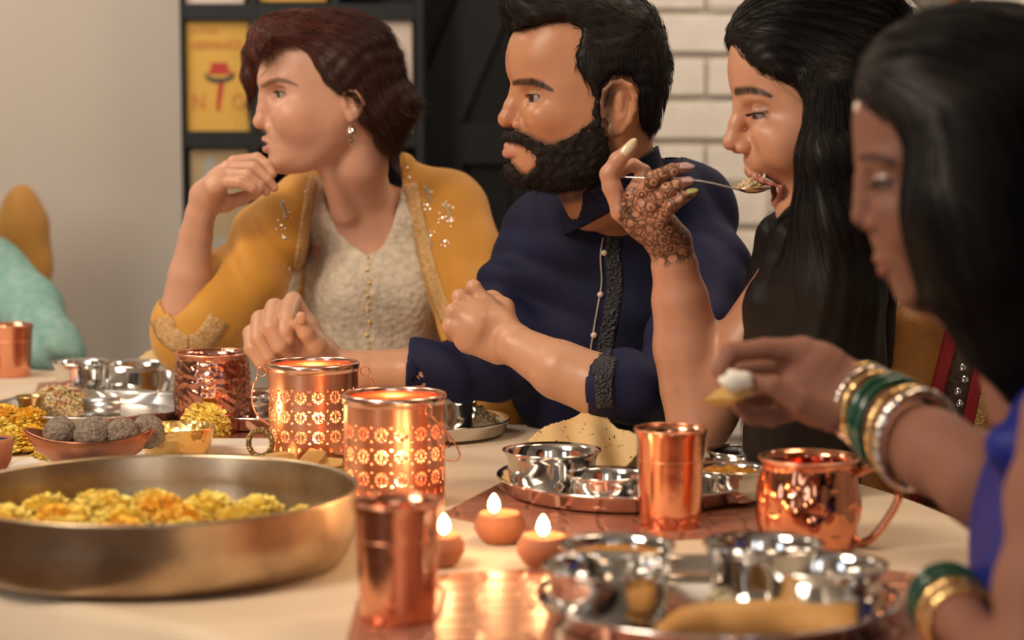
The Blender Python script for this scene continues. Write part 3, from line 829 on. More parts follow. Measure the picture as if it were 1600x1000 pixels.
# behind the first lantern
th2 = thali(430, 655, .14, 'steel thali behind the rear lantern', z=TH+.004)
bowl(412, 662, TH+.008, .048, .042, 'dark steel bowl peeking out left of the rear lantern')
bowl(580, 632, TH+.003, .034, .042, 'steel bowl peeking out between the two lanterns')
# right of the front lantern
thali(668, 676, .115, 'steel thali right of the front lantern with rice', z=TH+.003)
bowl(695, 668, TH+.0062, .050, .044, 'steel bowl of red curry right of the front lantern', 'curry_red')
c = T(744, 664, TH+.0062); grains('rice', 'small heap of pale rice right of the red curry bowl', 'rice', c, .026, .026, .026, 500, .0045, .0013, [('rice', 8), ('rice_yellow', 2), ('veg_green', .7)], 5)
# papad far on the left thali
pc2 = P(232, 566, 3.35)
pp2 = sheet('papad', pc2 + Vector((0, 0, -.02)), (.05, 0, 0), (0, .03, .035), 30, 30, lambda u, v: (0, .01*math.sin(u*4), .005*math.sin(u*5+v)), M['papad'], .0015, papm)
tag(pp2, 'far pale papad leaning behind the wide steel bowl', 'papad')
# ------------------------------------------------------------------ implicit surfaces for people and clothes
f32 = np.float32
def smin(a, b, k):
    if k <= 0: return np.minimum(a, b)
    h = np.clip(.5+.5*(b-a)/k, 0, 1); return b*(1-h)+a*h-k*h*(1-h)
def smax(a, b, k): return -smin(-a, -b, k)
def sd_cone(Pn, a, b, ra, rb):
    a = np.asarray(a, f32); b = np.asarray(b, f32); ba = b-a; l2 = float(ba@ba)+1e-12; L = math.sqrt(l2)
    pa = Pn-a; t = (pa@ba)/l2
    # shift the closest point for the taper so that the flanks are true tangents
    y = t*L; x = np.sqrt(np.maximum((pa*pa).sum(1)-y*y, 0)); rr = (ra-rb)/L
    rr = max(-.95, min(.95, rr)); A = math.sqrt(1-rr*rr)
    k = y + x*(rr/A); tt = np.clip(k/L, 0, 1)
    dx = x; dy = y-tt*L
    return np.sqrt(dx*dx+dy*dy) - (ra+(rb-ra)*tt)
def sd_ell(Pn, c, r, R=None):
    q = Pn-np.asarray(c, f32)
    if R is not None: q = q@np.asarray(R, f32)      # columns are the axes
    r = np.asarray(r, f32)
    k0 = np.sqrt(((q/r)**2).sum(1)); k1 = np.sqrt(((q/(r*r))**2).sum(1))+1e-9
    return k0*(k0-1)/k1
def sd_poly(x, z, pts):
    pts = np.asarray(pts, f32); d = np.full(x.shape, 1e9, f32); inside = np.zeros(x.shape, bool); n = len(pts)
    for i in range(n):
        ax, az = pts[i]; bx, bz = pts[(i+1) % n]
        ex, ez = bx-ax, bz-az; wx_, wz_ = x-ax, z-az
        t = np.clip((wx_*ex+wz_*ez)/(ex*ex+ez*ez+1e-12), 0, 1)
        d = np.minimum(d, (wx_-ex*t)**2+(wz_-ez*t)**2)
        c = (az > z) != (bz > z)
        if bz != az: inside ^= c & (x < (bx-ax)*(z-az)/(bz-az)+ax)
    d = np.sqrt(d); return np.where(inside, -d, d)
class Grid2:                     # a 2D distance field sampled once
    def __init__(s, pts, h=.0015, pad=.08, blur=0):
        pts = np.asarray(pts, f32); s.lo = pts.min(0)-pad; hi = pts.max(0)+pad; s.h = h
        nx, nz = (np.ceil((hi-s.lo)/h).astype(int)+1)
        X, Z = np.meshgrid(np.arange(nx)*h+s.lo[0], np.arange(nz)*h+s.lo[1], indexing='ij')
        g = sd_poly(X.ravel().astype(f32), Z.ravel().astype(f32), pts).reshape(nx, nz)
        for _ in range(blur):
            p = np.pad(g, 1, mode='edge'); g = (p[:-2, 1:-1]+p[2:, 1:-1]+p[1:-1, :-2]+p[1:-1, 2:]+2*g)/6
        s.g = g.astype(f32)
    def __call__(s, x, z):
        u = (x-s.lo[0])/s.h; v = (z-s.lo[1])/s.h; nx, nz = s.g.shape
        i = np.clip(u.astype(int), 0, nx-2); j = np.clip(v.astype(int), 0, nz-2)
        fu = np.clip(u-i, 0, 1); fv = np.clip(v-j, 0, 1); g = s.g
        r = (g[i, j]*(1-fu)+g[i+1, j]*fu)*(1-fv)+(g[i, j+1]*(1-fu)+g[i+1, j+1]*fu)*fv
        ox = np.maximum(0, np.maximum(-u, u-(nx-1)))*s.h; oz = np.maximum(0, np.maximum(-v, v-(nz-1)))*s.h
        return r+ox+oz
class SDF:
    def __init__(s): s.ops = []
    def add(s, fn, k=0, mode='u'): s.ops.append((fn, k, mode)); return s
    def cone(s, a, b, ra, rb, k=.01, mode='u'):
        a = tuple(a); b = tuple(b); return s.add(lambda Q: sd_cone(Q, a, b, ra, rb), k, mode)
    def ell(s, c, r, k=.01, mode='u', R=None):
        c = tuple(c); return s.add(lambda Q: sd_ell(Q, c, r, R), k, mode)
    def chain(s, pts, k=.004, ku=.01, mode='u'):   # pts: (vector, radius)
        pts = [(tuple(p), r) for p, r in pts]
        def fn(Q):
            d = None
            for (a, ra), (b, rb) in zip(pts[:-1], pts[1:]):
                e = sd_cone(Q, a, b, ra, rb); d = e if d is None else smin(d, e, k)
            return d
        return s.add(fn, ku, mode)
    def __call__(s, Q):
        d = None
        for fn, k, mode in s.ops:
            e = fn(Q)
            if d is None: d = e
            elif mode == 'u': d = smin(d, e, k)
            elif mode == 's': d = smax(d, -e, k)
            elif mode == 'i': d = smax(d, e, k)
            elif mode == 'd': d = d+e          # displacement
        return d.astype(f32)
def polygonize(f, lo, hi, h, margin=1.6, B=8):
    lo = np.asarray(lo, f32); hi = np.asarray(hi, f32)
    nb = np.maximum(1, np.ceil((hi-lo)/(h*B)).astype(int)); n = nb*B
    I = np.stack(np.meshgrid(*[np.arange(k) for k in nb], indexing='ij'), -1).reshape(-1, 3)
    cen = lo+(I+.5)*h*B
    dc = f(cen.astype(f32)).reshape(nb)
    V = np.repeat(np.repeat(np.repeat(dc, B, 0), B, 1), B, 2).astype(f32)
    act = I[np.abs(dc.ravel()) < h*B*.87*margin+.002]
    if len(act) == 0: return np.zeros((0, 3)), np.zeros((0, 4), int)
    o = np.stack(np.meshgrid(*[np.arange(B)]*3, indexing='ij'), -1).reshape(-1, 3)
    for s in range(0, len(act), 400):
        a = act[s:s+400]
        idx = (a[:, None, :]*B+o[None]).reshape(-1, 3)
        V[idx[:, 0], idx[:, 1], idx[:, 2]] = f((lo+idx*h).astype(f32))
    ins = V < 0
    c = ins[:-1, :-1, :-1].astype(np.int8)
    for dx in (0, 1):
        for dy in (0, 1):
            for dz in (0, 1):
                if dx+dy+dz: c += ins[dx:n[0]-1+dx, dy:n[1]-1+dy, dz:n[2]-1+dz]
    cells = np.argwhere((c > 0) & (c < 8)); m = len(cells)
    ids = np.full(c.shape, -1, np.int32); ids[cells[:, 0], cells[:, 1], cells[:, 2]] = np.arange(m)
    acc = np.zeros((m, 3), f32); cnt = np.zeros(m, f32)
    corners = [(x, y, z) for x in (0, 1) for y in (0, 1) for z in (0, 1)]
    val = {q: V[cells[:, 0]+q[0], cells[:, 1]+q[1], cells[:, 2]+q[2]] for q in corners}
    for a in corners:
        for ax in range(3):
            if a[ax] == 0:
                b = list(a); b[ax] = 1; b = tuple(b); va, vb = val[a], val[b]
                w = (va < 0) != (vb < 0); t = np.where(w, va/(va-vb+1e-20), 0)
                p = np.array(a, f32)[None]+np.zeros((m, 3), f32); p[:, ax] += t
                acc[w] += p[w]; cnt[w] += 1
    verts = lo+(cells+acc/np.maximum(cnt, 1)[:, None])*h
    quads = []
    for ax in range(3):
        a1, a2 = (ax+1) % 3, (ax+2) % 3
        sl0 = [slice(None)]*3; sl1 = [slice(None)]*3; sl0[ax] = slice(0, -1); sl1[ax] = slice(1, None)
        e = ins[tuple(sl0)] != ins[tuple(sl1)]
        E = np.argwhere(e)
        ok = (E[:, a1] > 0) & (E[:, a2] > 0) & (E[:, a1] < n[a1]-1) & (E[:, a2] < n[a2]-1); E = E[ok]
        flip = ins[tuple(E.T)]
        def cid(d1, d2):
            q = E.copy(); q[:, a1] -= d1; q[:, a2] -= d2; return ids[q[:, 0], q[:, 1], q[:, 2]]
        q = np.stack([cid(1, 1), cid(0, 1), cid(0, 0), cid(1, 0)], 1)
        q[~flip] = q[~flip][:, ::-1]; quads.append(q)
    Q = np.concatenate(quads); Q = Q[(Q >= 0).all(1)]
    # one projection step onto the true surface
    verts = verts.astype(f32)
    d = f(verts); g = grad(f, verts, h*.5)
    gn = (g*g).sum(1); step = np.clip(d/np.maximum(gn, .25), -h, h); verts = verts-g*step[:, None]*.8
    return verts, Q
def grad(f, p, e=.001):
    g = np.empty_like(p)
    for a in range(3):
        q = p.copy(); q[:, a] += e; r = p.copy(); r[:, a] -= e; g[:, a] = (f(q)-f(r))/(2*e)
    return g
def sdf_obj(name, parts, m, parent, colfn=None):
    # parts: list of (verts, quads); joined into one mesh
    off = 0; VV = []; QQ = []
    for v, q in parts: VV.append(v); QQ.append(q+off); off += len(v)
    V = np.concatenate(VV); Q = np.concatenate(QQ)
    me = arr_mesh(name, V, Q)
    if colfn is not None:
        V2 = np.empty(len(me.vertices)*3, f32); me.vertices.foreach_get('co', V2); V2 = V2.reshape(-1, 3)
        col = colfn(V2); a = me.color_attributes.new('col', 'FLOAT_COLOR', 'POINT')
        c4 = np.ones((len(V2), 4), f32); c4[:, :3] = col[:, :3]; a.data.foreach_set('color', c4.ravel())
    o = link_mesh(name, me, m)
    if parent is not None: local(parent, o)
    return o
def noise3(Q, s, seed=0):        # cheap smooth pseudo noise in [-1, 1]
    x, y, z = Q[:, 0]*s+seed*1.7, Q[:, 1]*s+seed*2.3, Q[:, 2]*s-seed*.9
    return (np.sin(x*1.7+1.3*np.sin(y*1.1+z*.7))+np.sin(y*1.9+1.1*np.sin(z*1.3+x*.6))+np.sin(z*1.6+1.2*np.sin(x*.9+y*1.2)))/3
def arrP(px, py, Y): return np.array(P(px, py, Y), f32)
def strand_mesh(paths, rads, seg=3):
    # paths (N, K, 3) float; rads (N, K) -> tube mesh arrays
    N, K, _ = paths.shape
    t = np.gradient(paths, axis=1); t /= np.linalg.norm(t, axis=2, keepdims=True)+1e-9
    up = np.array([.31, .2, .93], f32); a = np.cross(t, up); a /= np.linalg.norm(a, axis=2, keepdims=True)+1e-9; b = np.cross(t, a)
    V = np.empty((N, K, seg, 3), f32)
    for s in range(seg):
        th = 2*PI*s/seg; V[:, :, s] = paths+(a*math.cos(th)+b*math.sin(th))*rads[:, :, None]
    base = (np.arange(N)[:, None]*K+np.arange(K-1)[None])*seg
    F_ = []
    for s in range(seg):
        s2 = (s+1) % seg; F_.append(np.stack([base+s, base+s2, base+seg+s2, base+seg+s], -1).reshape(-1, 4))
    return V.reshape(-1, 3), np.concatenate(F_)
def surf_strands(name, f, verts, N, flow, K, step, rad, m, parent, lift=.001, seed=1, flare=0, sel=None, wob=.15):
    rg = np.random.default_rng(seed)
    v = verts if sel is None else verts[sel(verts)]
    if len(v) == 0: return None
    p = v[rg.integers(0, len(v), N)].astype(f32)+rg.normal(0, .0008, (N, 3)).astype(f32)
    ln = rg.uniform(.6, 1.3, (N, 1)).astype(f32); path = [p.copy()]; jit = rg.normal(0, wob, (N, 3)).astype(f32)
    lf = rg.uniform(-.2, 1.2, N).astype(f32)*lift
    for i in range(K-1):
        g = grad(f, p, .001); g /= np.linalg.norm(g, axis=1, keepdims=True)+1e-6
        d = flow(p)+jit; d -= g*(d*g).sum(1, keepdims=True)*(1-flare); d /= np.linalg.norm(d, axis=1, keepdims=True)+1e-6
        p = p+d*step*ln; e = f(p); e = np.clip(e, -.004, .004)
        p = p-g*((e-lf-flare*.002*i)[:, None]); path.append(p.copy())
    path = np.stack(path, 1); q = np.linspace(0, 1, K)[None]
    r = rad*rg.uniform(.6, 1.3, (N, 1))*(1-.85*q**2)
    V, Fc = strand_mesh(path, r.astype(f32))
    o = link_mesh(name, arr_mesh(name, V, Fc), m); tag(o, kind='stuff')
    return local(parent, o)
# ------------------------------------------------------------------ heads
WPTS = [(0, .045, .0765), (-.05, .045, .070), (.045, .055, .066), (.075, .05, .058), (0, -.02, .071), (.035, -.01, .067), (.065, -.02, .061), (.035, -.05, .062), (.005, -.075, .060),
        (.06, -.075, .047), (.085, -.10, .031), (.08, -.06, .046), (-.06, 0, .062), (-.04, -.07, .052), (0, .10, .060), (-.08, .05, .058), (.03, -.1, .045)]
def wmap(x, z, wp=WPTS):
    s = np.zeros_like(x); t = np.zeros_like(x)
    for a, b, w in wp:
        k = np.exp(-((x-a)**2+(z-b)**2)/(2*.022**2))+1e-6; s += k*w; t += k
    return s/t
class Head:
    """canonical frame: x forward, y towards the camera, z up; the pupil of the near eye lies over (.078, 0)"""
    def __init__(s, eye, D, pitch=0, yaw=0, wscale=1.0):
        s.D = D; s.yaw = yaw; s.pitch = pitch; s.ws = wscale
        e = arrP(eye[0], eye[1], D); s.e = e
        cp_, sp_ = math.cos(pitch), math.sin(pitch); cy, sy = math.cos(yaw), math.sin(yaw)
        fwd0 = np.array([-cy, -sy, 0]); lat = np.array([sy, -cy, 0]); up0 = np.array([0, 0, 1.0])
        fwd = fwd0*cp_-up0*sp_; up = up0*cp_+fwd0*sp_
        s.R = np.stack([fwd, lat, up], 1).astype(f32)      # columns: axes in world
        s.o = (e - s.R@np.array([.078, 0, 0], f32)).astype(f32)
        s.o = s.o
    def loc(s, Q): return (Q-s.o)@s.R
    def wld(s, q): return np.asarray(q, f32)@s.R.T+s.o
    def c(s, px, py, y=0.0):         # canonical (x, z) of a pixel, on the plane of lateral offset y
        p = arrP(px, py, s.D-y)-s.o
        # travel along the view ray until the lateral coordinate is y
        d = np.array(ray(px, py)); d = d/np.linalg.norm(d); q = s.R.T@p; dq = s.R.T@d
        t = (y-q[1])/dq[1]; q = q+dq*t
        return float(q[0]), float(q[2])
    def c3(s, px, py, y): x, z = s.c(px, py, y); return (x, y, z)
    def poly(s, pts): return [s.c(a, b) for a, b in pts]
def inflate(g2, wfun, R):
    def fn(q):
        s_ = g2(q[:, 0], q[:, 2]); Rr = R(q[:, 0], q[:, 2]) if callable(R) else R
        W = wfun(q[:, 0], q[:, 2]); u = np.maximum(0, 1+s_/Rr); v = np.abs(q[:, 1])/W
        n = (u**2.15+v**2.15+1e-9)**(1/2.15)
        return (n-1)*np.minimum(Rr, W)*.92
    return fn
def rmap(x, z):
    w = np.exp(-(((x-.085)/.03)**2+((z+.10)/.03)**2)); r = .058*(1-w)+.034*w
    w = np.exp(-(((x-.03)/.05)**2+((z+.115)/.03)**2)); return r*(1-w)+.034*w
def build_head(h, prof, nose, eye_px, brow=None, mouth=None, ear=None, ws=1.0, lid=.0042, gaze=.35, nose_w=1.0, eyeY=.034, eyer=.0128, cheek=True, open_mouth=None):
    H = SDF(); g = Grid2(h.poly(prof), blur=14)
    H.add(inflate(g, lambda x, z: wmap(x, z)*ws, rmap))
    # cheekbone and brow ridge
    for sg in (1, -1):
        H.ell((.066, sg*.043, -.030), (.020, .016, .016), .02)
        H.ell((.078, sg*.026, .020), (.012, .020, .007), .014)
        if cheek: H.ell((.056, sg*.047*ws, -.040), (.022, .015, .022), .028)
    # eye sockets
    ex, ez = h.c(*eye_px, eyeY+.008); ex -= .009
    h.eye_c = (ex, eyeY, ez)
    for sg in (1, -1):
        H.ell((ex+.018, sg*(eyeY+.006), ez+.001), (.020, .020, .0125), .012, 's')
        H.ell((ex, sg*eyeY, ez), (eyer+.0016,)*3, .006)
        # cheek pad under the eye and nostril fold
        H.ell((ex+.001, sg*(eyeY+.004), ez-.020), (.016, .017, .012), .014)
    # nose: n0 root, n1 tip (pixels of their centres), radii in px
    (r0, r1, al, nr) = nose; k = h.D/F
    a0 = h.c3(r0[0], r0[1], 0); a1 = h.c3(r1[0], r1[1], 0); am = tuple((np.array(a0)*.5+np.array(a1)*.5)-np.array([.0005, 0, 0]))
    H.cone(a0, am, .0072*nose_w, .0078*nose_w, .012); H.cone(am, a1, .0078*nose_w, nr*k, .006)
    base = (a1[0]-.020, 0, a1[2]-.001); H.cone(a1, base, nr*k, .010*nose_w, .008)
    ax, az = h.c(al[0], al[1], .014)
    for sg in (1, -1):
        H.ell((ax, sg*.0135*nose_w, az), (.0095, .0062, .0072), .004)
        H.ell((ax+.003, sg*.0075*nose_w, az-.0066), (.0052, .0034, .0040), .0015, 's')
    # lids' opening
    for sg in (1, -1):
        an = math.radians(38); d = np.array([math.cos(an), sg*math.sin(an), 0]); tq = np.array([-math.sin(an), sg*math.cos(an), 0]); up = np.array([0, 0, 1])
        R = np.stack([tq, d, up], 1); c = np.array([ex, sg*eyeY, ez])+d*(eyer+.001)
        H.ell(c, (.0125, .0075, lid), .0008, 's', R)
        # crease over the upper lid
        c2 = np.array([ex, sg*eyeY, ez+lid+.0050])+d*(eyer*.92)
        H.ell(c2, (.013, .0035, .0012), .003, 's', R)
    h.lid = lid; h.eyer = eyer; h.gaze = gaze
    if mouth:
        up_, lo_, cor, ru, rl = mouth    # px of the lips' outermost centres, corner px and its lateral offset
        cx = h.c3(cor[0], cor[1], cor[2] if len(cor) > 2 else .023)
        for (pp, r_) in ((up_, ru), (lo_, rl)):
            m0 = np.array(h.c3(pp[0], pp[1], 0)); c = np.array(cx)
            for sg in (1, -1):
                cc = c*[1, sg, 1]; pts = []
                for t in np.linspace(0, 1, 6):
                    q = m0*(1-t)+cc*t; q[0] = m0[0]+(cc[0]-m0[0])*t**1.9; q[1] = cc[1]*t
                    pts.append((q, r_*(1-.55*t**1.5)))
                H.chain(pts, .003, .0030)
        h.lips = (h.c3(up_[0], up_[1], 0), h.c3(lo_[0], lo_[1], 0), cx, ru, rl)
        if open_mouth:
            for c, r_, R in open_mouth: H.ell(c, r_, .002, 's', R)
        else:
            mm = (np.array(h.lips[0])+np.array(h.lips[1]))/2
            for sg in (1, -1):
                c = np.array(cx)*[1, sg, 1]; pts = [(mm+[.006, 0, 0], .0009), (mm*.5+c*.5+[.0055, 0, 0], .0009), (c+[.003, 0, 0], .0008)]
                H.chain(pts, .001, .0012, 's')
    if ear: build_ear(H, h, ear, ws)
    return H
def build_ear(H, h, ear, ws):
    # ear: helix outline in px from the front root over the top and down to the lobe
    pts3 = []
    n = len(ear['helix'])
    for sg in (1, -1):
        pts = []
        for i, (px, py) in enumerate(ear['helix']):
            t = i/(n-1); x, z = h.c(px, py, .078)
            out = .0735*ws + ear.get('out', .012)*math.sin(PI*min(1, t*1.15))**.8
            pts.append(((x, sg*out, z), ear.get('r', .0034)*(1.25 if t > .85 else 1)))
        H.chain(pts, .002, .003)
        cx, cz = h.c(*ear['center'], .078); a, b = ear['size']
        H.ell((cx, sg*(.0735*ws+.003), cz), (a, .0055, b), .004)       # ear plate
        H.ell((cx+.001, sg*(.0735*ws+.010), cz+.002), (a*.62, .0065, b*.62), .002, 's')
        H.ell((cx-.003, sg*(.0735*ws+.005), cz+.006), (a*.30, .004, b*.5), .003)   # antihelix
        x, z = h.c(*ear['lobe'], .078); H.ell((x, sg*(.0735*ws+.003), z), (.0070, .0045, .0085), .004)
        x, z = h.c(*ear['tragus'], .078); H.ell((x, sg*(.0735*ws+.004), z), (.0035, .003, .0055), .003)
def head_colors(h, q, base, lipc, broww, browc, brow_px, brow_y=.03, extra=None, nostril=True, lashes=True, liner=0):
    """q: canonical coordinates -> rgb"""
    n = len(q); c = np.tile(np.array(base, f32), (n, 1)); x, y, z = q[:, 0], np.abs(q[:, 1]), q[:, 2]
    def blend(m, col):
        nonlocal c
        m = np.clip(m, 0, 1)[:, None]; c = c*(1-m)+np.array(col, f32)*m
    red = np.array(base)*np.array([1.0, .78, .72])
    blend(.55*np.exp(-(((x-.062)/.020)**2+((z+.035)/.016)**2+((y-.052)/.02)**2)), red)      # cheek
    blend(.5*np.exp(-(((x-.115)/.02)**2+((z+.04)/.014)**2)), red)                         # nose tip
    nz = noise3(q, 90, 2)*.5+noise3(q, 230, 4)*.5; c = c*(1+.05*nz[:, None])
    if brow_px is not None:
        bp = np.array([h.c(px, py, brow_y+i*.006) for i, (px, py, _) in enumerate(brow_px)]); bw = np.array([b for _, _, b in brow_px])*h.D/F
        best = np.full(n, 9., f32)
        for i in range(len(bp)-1):
            a, b = bp[i], bp[i+1]; e = b-a; t = np.clip(((x-a[0])*e[0]+(z-a[1])*e[1])/(e@e), 0, 1)
            d = np.hypot(x-a[0]-e[0]*t, z-a[1]-e[1]*t)/(bw[i]+(bw[i+1]-bw[i])*t); best = np.minimum(best, d)
        m = np.clip((1.35-best)/.7, 0, 1)*broww*(y > .009)*(x > .03)*(.9+.12*noise3(q*[1, 1, .6], 500, 1))
        blend(m, browc)
    if getattr(h, 'lips', None):
        u, l, cor, ru, rl = h.lips
        for m0, r_ in ((u, ru), (l, rl)):
            best = np.full(n, 9., f32)
            prev = None
            for t in np.linspace(0, 1, 7):
                p = np.array([m0[0]+(cor[0]-m0[0])*t**1.9, cor[1]*t, m0[2]*(1-t)+cor[2]*t]); rr = r_*(1-.45*t**1.5)
                if prev is not None:
                    a, ra = prev; e = p-a; w = np.stack([x, y, z], 1)-a; tt = np.clip((w@e)/(e@e), 0, 1)
                    d = np.linalg.norm(w-e*tt[:, None], axis=1)/(ra+(rr-ra)*tt); best = np.minimum(best, d)
                prev = (p, rr)
            blend(np.clip((1.22-best)/.2, 0, 1), lipc)
    ex, ey, ez = h.eye_c
    d = np.sqrt((x-ex)**2+(y-ey)**2+(z-ez)**2)
    # lash line: rim of the lid opening
    m = np.exp(-((z-ez-h.lid*.95)/.0022)**2)*(d < h.eyer+.0028)*(d > h.eyer-.003)*(x > ex-.002)
    blend(m*.95, (.012, .009, .008))
    m = np.exp(-((z-ez+h.lid*.95)/.0012)**2)*(d < h.eyer+.0026)*(d > h.eyer-.003)*(x > ex-.002)
    blend(m*(.35+liner), (.03, .018, .014))
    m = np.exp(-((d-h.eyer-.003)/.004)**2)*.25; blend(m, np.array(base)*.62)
    if extra: c = extra(c, x, q[:, 1], z)
    return c
def eyeballs(h, parent, name='eye', iris=(.05, .025, .012), up=0.0, only=(1, -1)):
    ex, ey, ez = h.eye_c
    for sg in only:
        a = h.gaze*(1 if sg > 0 else -.2); g = np.array([math.cos(a)*math.cos(up), math.sin(a)*math.cos(up), math.sin(up)])
        me = bpy.data.meshes.new(name); bm = bmesh.new(); bmesh.ops.create_uvsphere(bm, u_segments=32, v_segments=24, radius=h.eyer); bm.to_mesh(me); bm.free()
        v = np.empty(len(me.vertices)*3, f32); me.vertices.foreach_get('co', v); v = v.reshape(-1, 3)
        z = np.array([0, 0, 1.]); 
        w = g; uu = np.cross(z, w); uu /= np.linalg.norm(uu); vv = np.cross(w, uu); Rm = np.stack([uu, vv, w], 1)
        v = v@Rm.T
        cosang = (v@g)/h.eyer; ang = np.degrees(np.arccos(np.clip(cosang, -1, 1)))
        col = np.tile(np.array([.36, .31, .28], f32), (len(v), 1)); col[ang < 31] = iris; col[ang < 12] = (.004, .004, .004)
        v = v*(1+np.where(ang < 30, .05*(1-(ang/30)**2), 0))[:, None]
        wv = h.wld(v+np.array([ex, sg*ey, ez]))
        me.vertices.foreach_set('co', wv.astype(f32).ravel())
        at = me.color_attributes.new('col', 'FLOAT_COLOR', 'POINT'); at.data.foreach_set('color', np.concatenate([col, np.ones((len(v), 1))], 1).astype(f32).ravel())
        o = link_mesh(name, me, M['eye']); local(parent, o)
def lashes(h, parent, n=26, L=.0065, droop=.2):
    ex, ey, ez = h.eye_c; rg = np.random.default_rng(3); paths = []
    for sg in (1, -1):
        for i in range(n):
            t = i/(n-1)*2-1; an = math.radians(38)+t*.75; d = np.array([math.cos(an), sg*math.sin(an), 0])
            zz = h.lid*math.sqrt(max(0, 1-(t*.95)**2)); p0 = np.array([ex, sg*ey, ez+zz])+d*(h.eyer+.001)
            pts = [p0+d*L*s+np.array([0, 0, (.6*s*s-droop*s)*L]) for s in (0, .33, .66, 1)]
            paths.append([h.wld(p) for p in pts])
    for k in (0, 1):
        pa = np.array(paths[k*n:(k+1)*n], f32); r = np.tile(np.array([.00028, .00025, .0002, .0001], f32), (len(pa), 1))
        V, Fc = strand_mesh(pa, r); o = link_mesh('eyelashes', arr_mesh('eyelashes', V, Fc), M['hair_black']); local(parent, o); tag(o, kind='stuff')
def region_shell(h, outer, region, wadd, k=.005, R=.055, disp=None, ws=1.0):
    """hair or beard: the swollen head cut by a side outline"""
    g1 = Grid2(h.poly(outer), blur=10); g2 = Grid2(h.poly(region), blur=3)
    base = inflate(g1, lambda x, z: wmap(x, z)*ws+wadd, R if callable(R) else (lambda x, z: np.full_like(x, R)))
    def fn(Q):
        q = h.loc(Q); tn = math.tan(h.yaw); d = smax(base(q), g2(q[:, 0]-np.abs(q[:, 1])*tn, q[:, 2]), k)
        if disp is not None: d = d+disp(q)
        return d
    return fn
def bbox_w(h, pad=.02, lo=(-.16, -.11, -.17), hi=(.15, .11, .15)):
    c = np.array([[x, y, z] for x in (lo[0], hi[0]) for y in (lo[1], hi[1]) for z in (lo[2], hi[2])]); w = h.wld(c)
    return w.min(0)-pad, w.max(0)+pad
M['skin_light'] = mat('skin_light', (.6, .35, .24), .42, vcol='col', sss=.12, bump=.12, scale=900, bumpd=.0006, spec=.4)
M['skin'] = mat('skin', (.6, .35, .24), .40, vcol='col', sss=.10, bump=.15, scale=900, bumpd=.0006, spec=.45)
M['eye'] = mat('eye', (.6, .6, .6), .08, vcol='col', spec=.6)
M['hair_black'] = mat('hair_black', (.0085, .0062, .0052), .5, spec=.24)
M['hair_brown'] = mat('hair_brown', (.046, .014, .009), .5, spec=.4)
M['hair_auburn'] = mat('hair_auburn', (.17, .032, .016), .5, spec=.5)
M['beard'] = mat('beard', (.014, .009, .007), .6, spec=.3, bump=1, scale=400)
# ------------------------------------------------------------------ man in navy kurta
def px_chain(S_, pts, k=.006, ku=.01, mode='u'):
    # pts: (px, py, Y, radius in px)
    S_.chain([(arrP(a, b, Y), S(r, Y)) for a, b, Y, r in pts], k, ku, mode)
def finger(S_, pts, ku=.0025): px_chain(S_, pts, .0022, ku)
def px_box(lo, hi, Y0, Y1, pad=.02):
    a = [P(x, y, Y) for x in (lo[0], hi[0]) for y in (lo[1], hi[1]) for Y in (Y0, Y1)]
    A = np.array([list(v) for v in a]); A[:, 1] = np.clip(A[:, 1], Y0, Y1); return A.min(0)-pad, A.max(0)+pad
def planar(pts, Y, blur=2, h=.003):           # a side outline in the vertical plane at distance Y
    g = Grid2([(P(a, b, Y).x, P(a, b, Y).z) for a, b in pts], h=h, blur=blur, pad=.05)
    return lambda Q: g(Q[:, 0], Q[:, 2])
def folds(amp, dirv, freq, seed, warp=.6, mask=None):
    dv = np.array(dirv, f32); dv = dv/np.linalg.norm(dv)
    def fn(Q):
        u = Q@dv; w = noise3(Q, 9, seed)*warp
        d = (np.abs(np.sin(u*freq+w*4+seed))**1.5*-1+.5)*amp + noise3(Q, 26, seed+3)*amp*.35
        return d*(mask(Q) if mask is not None else 1)
    return fn
def near(c, r): 
    c = np.array(c, f32); return lambda Q: np.exp(-((Q-c)**2).sum(1)/(r*r))

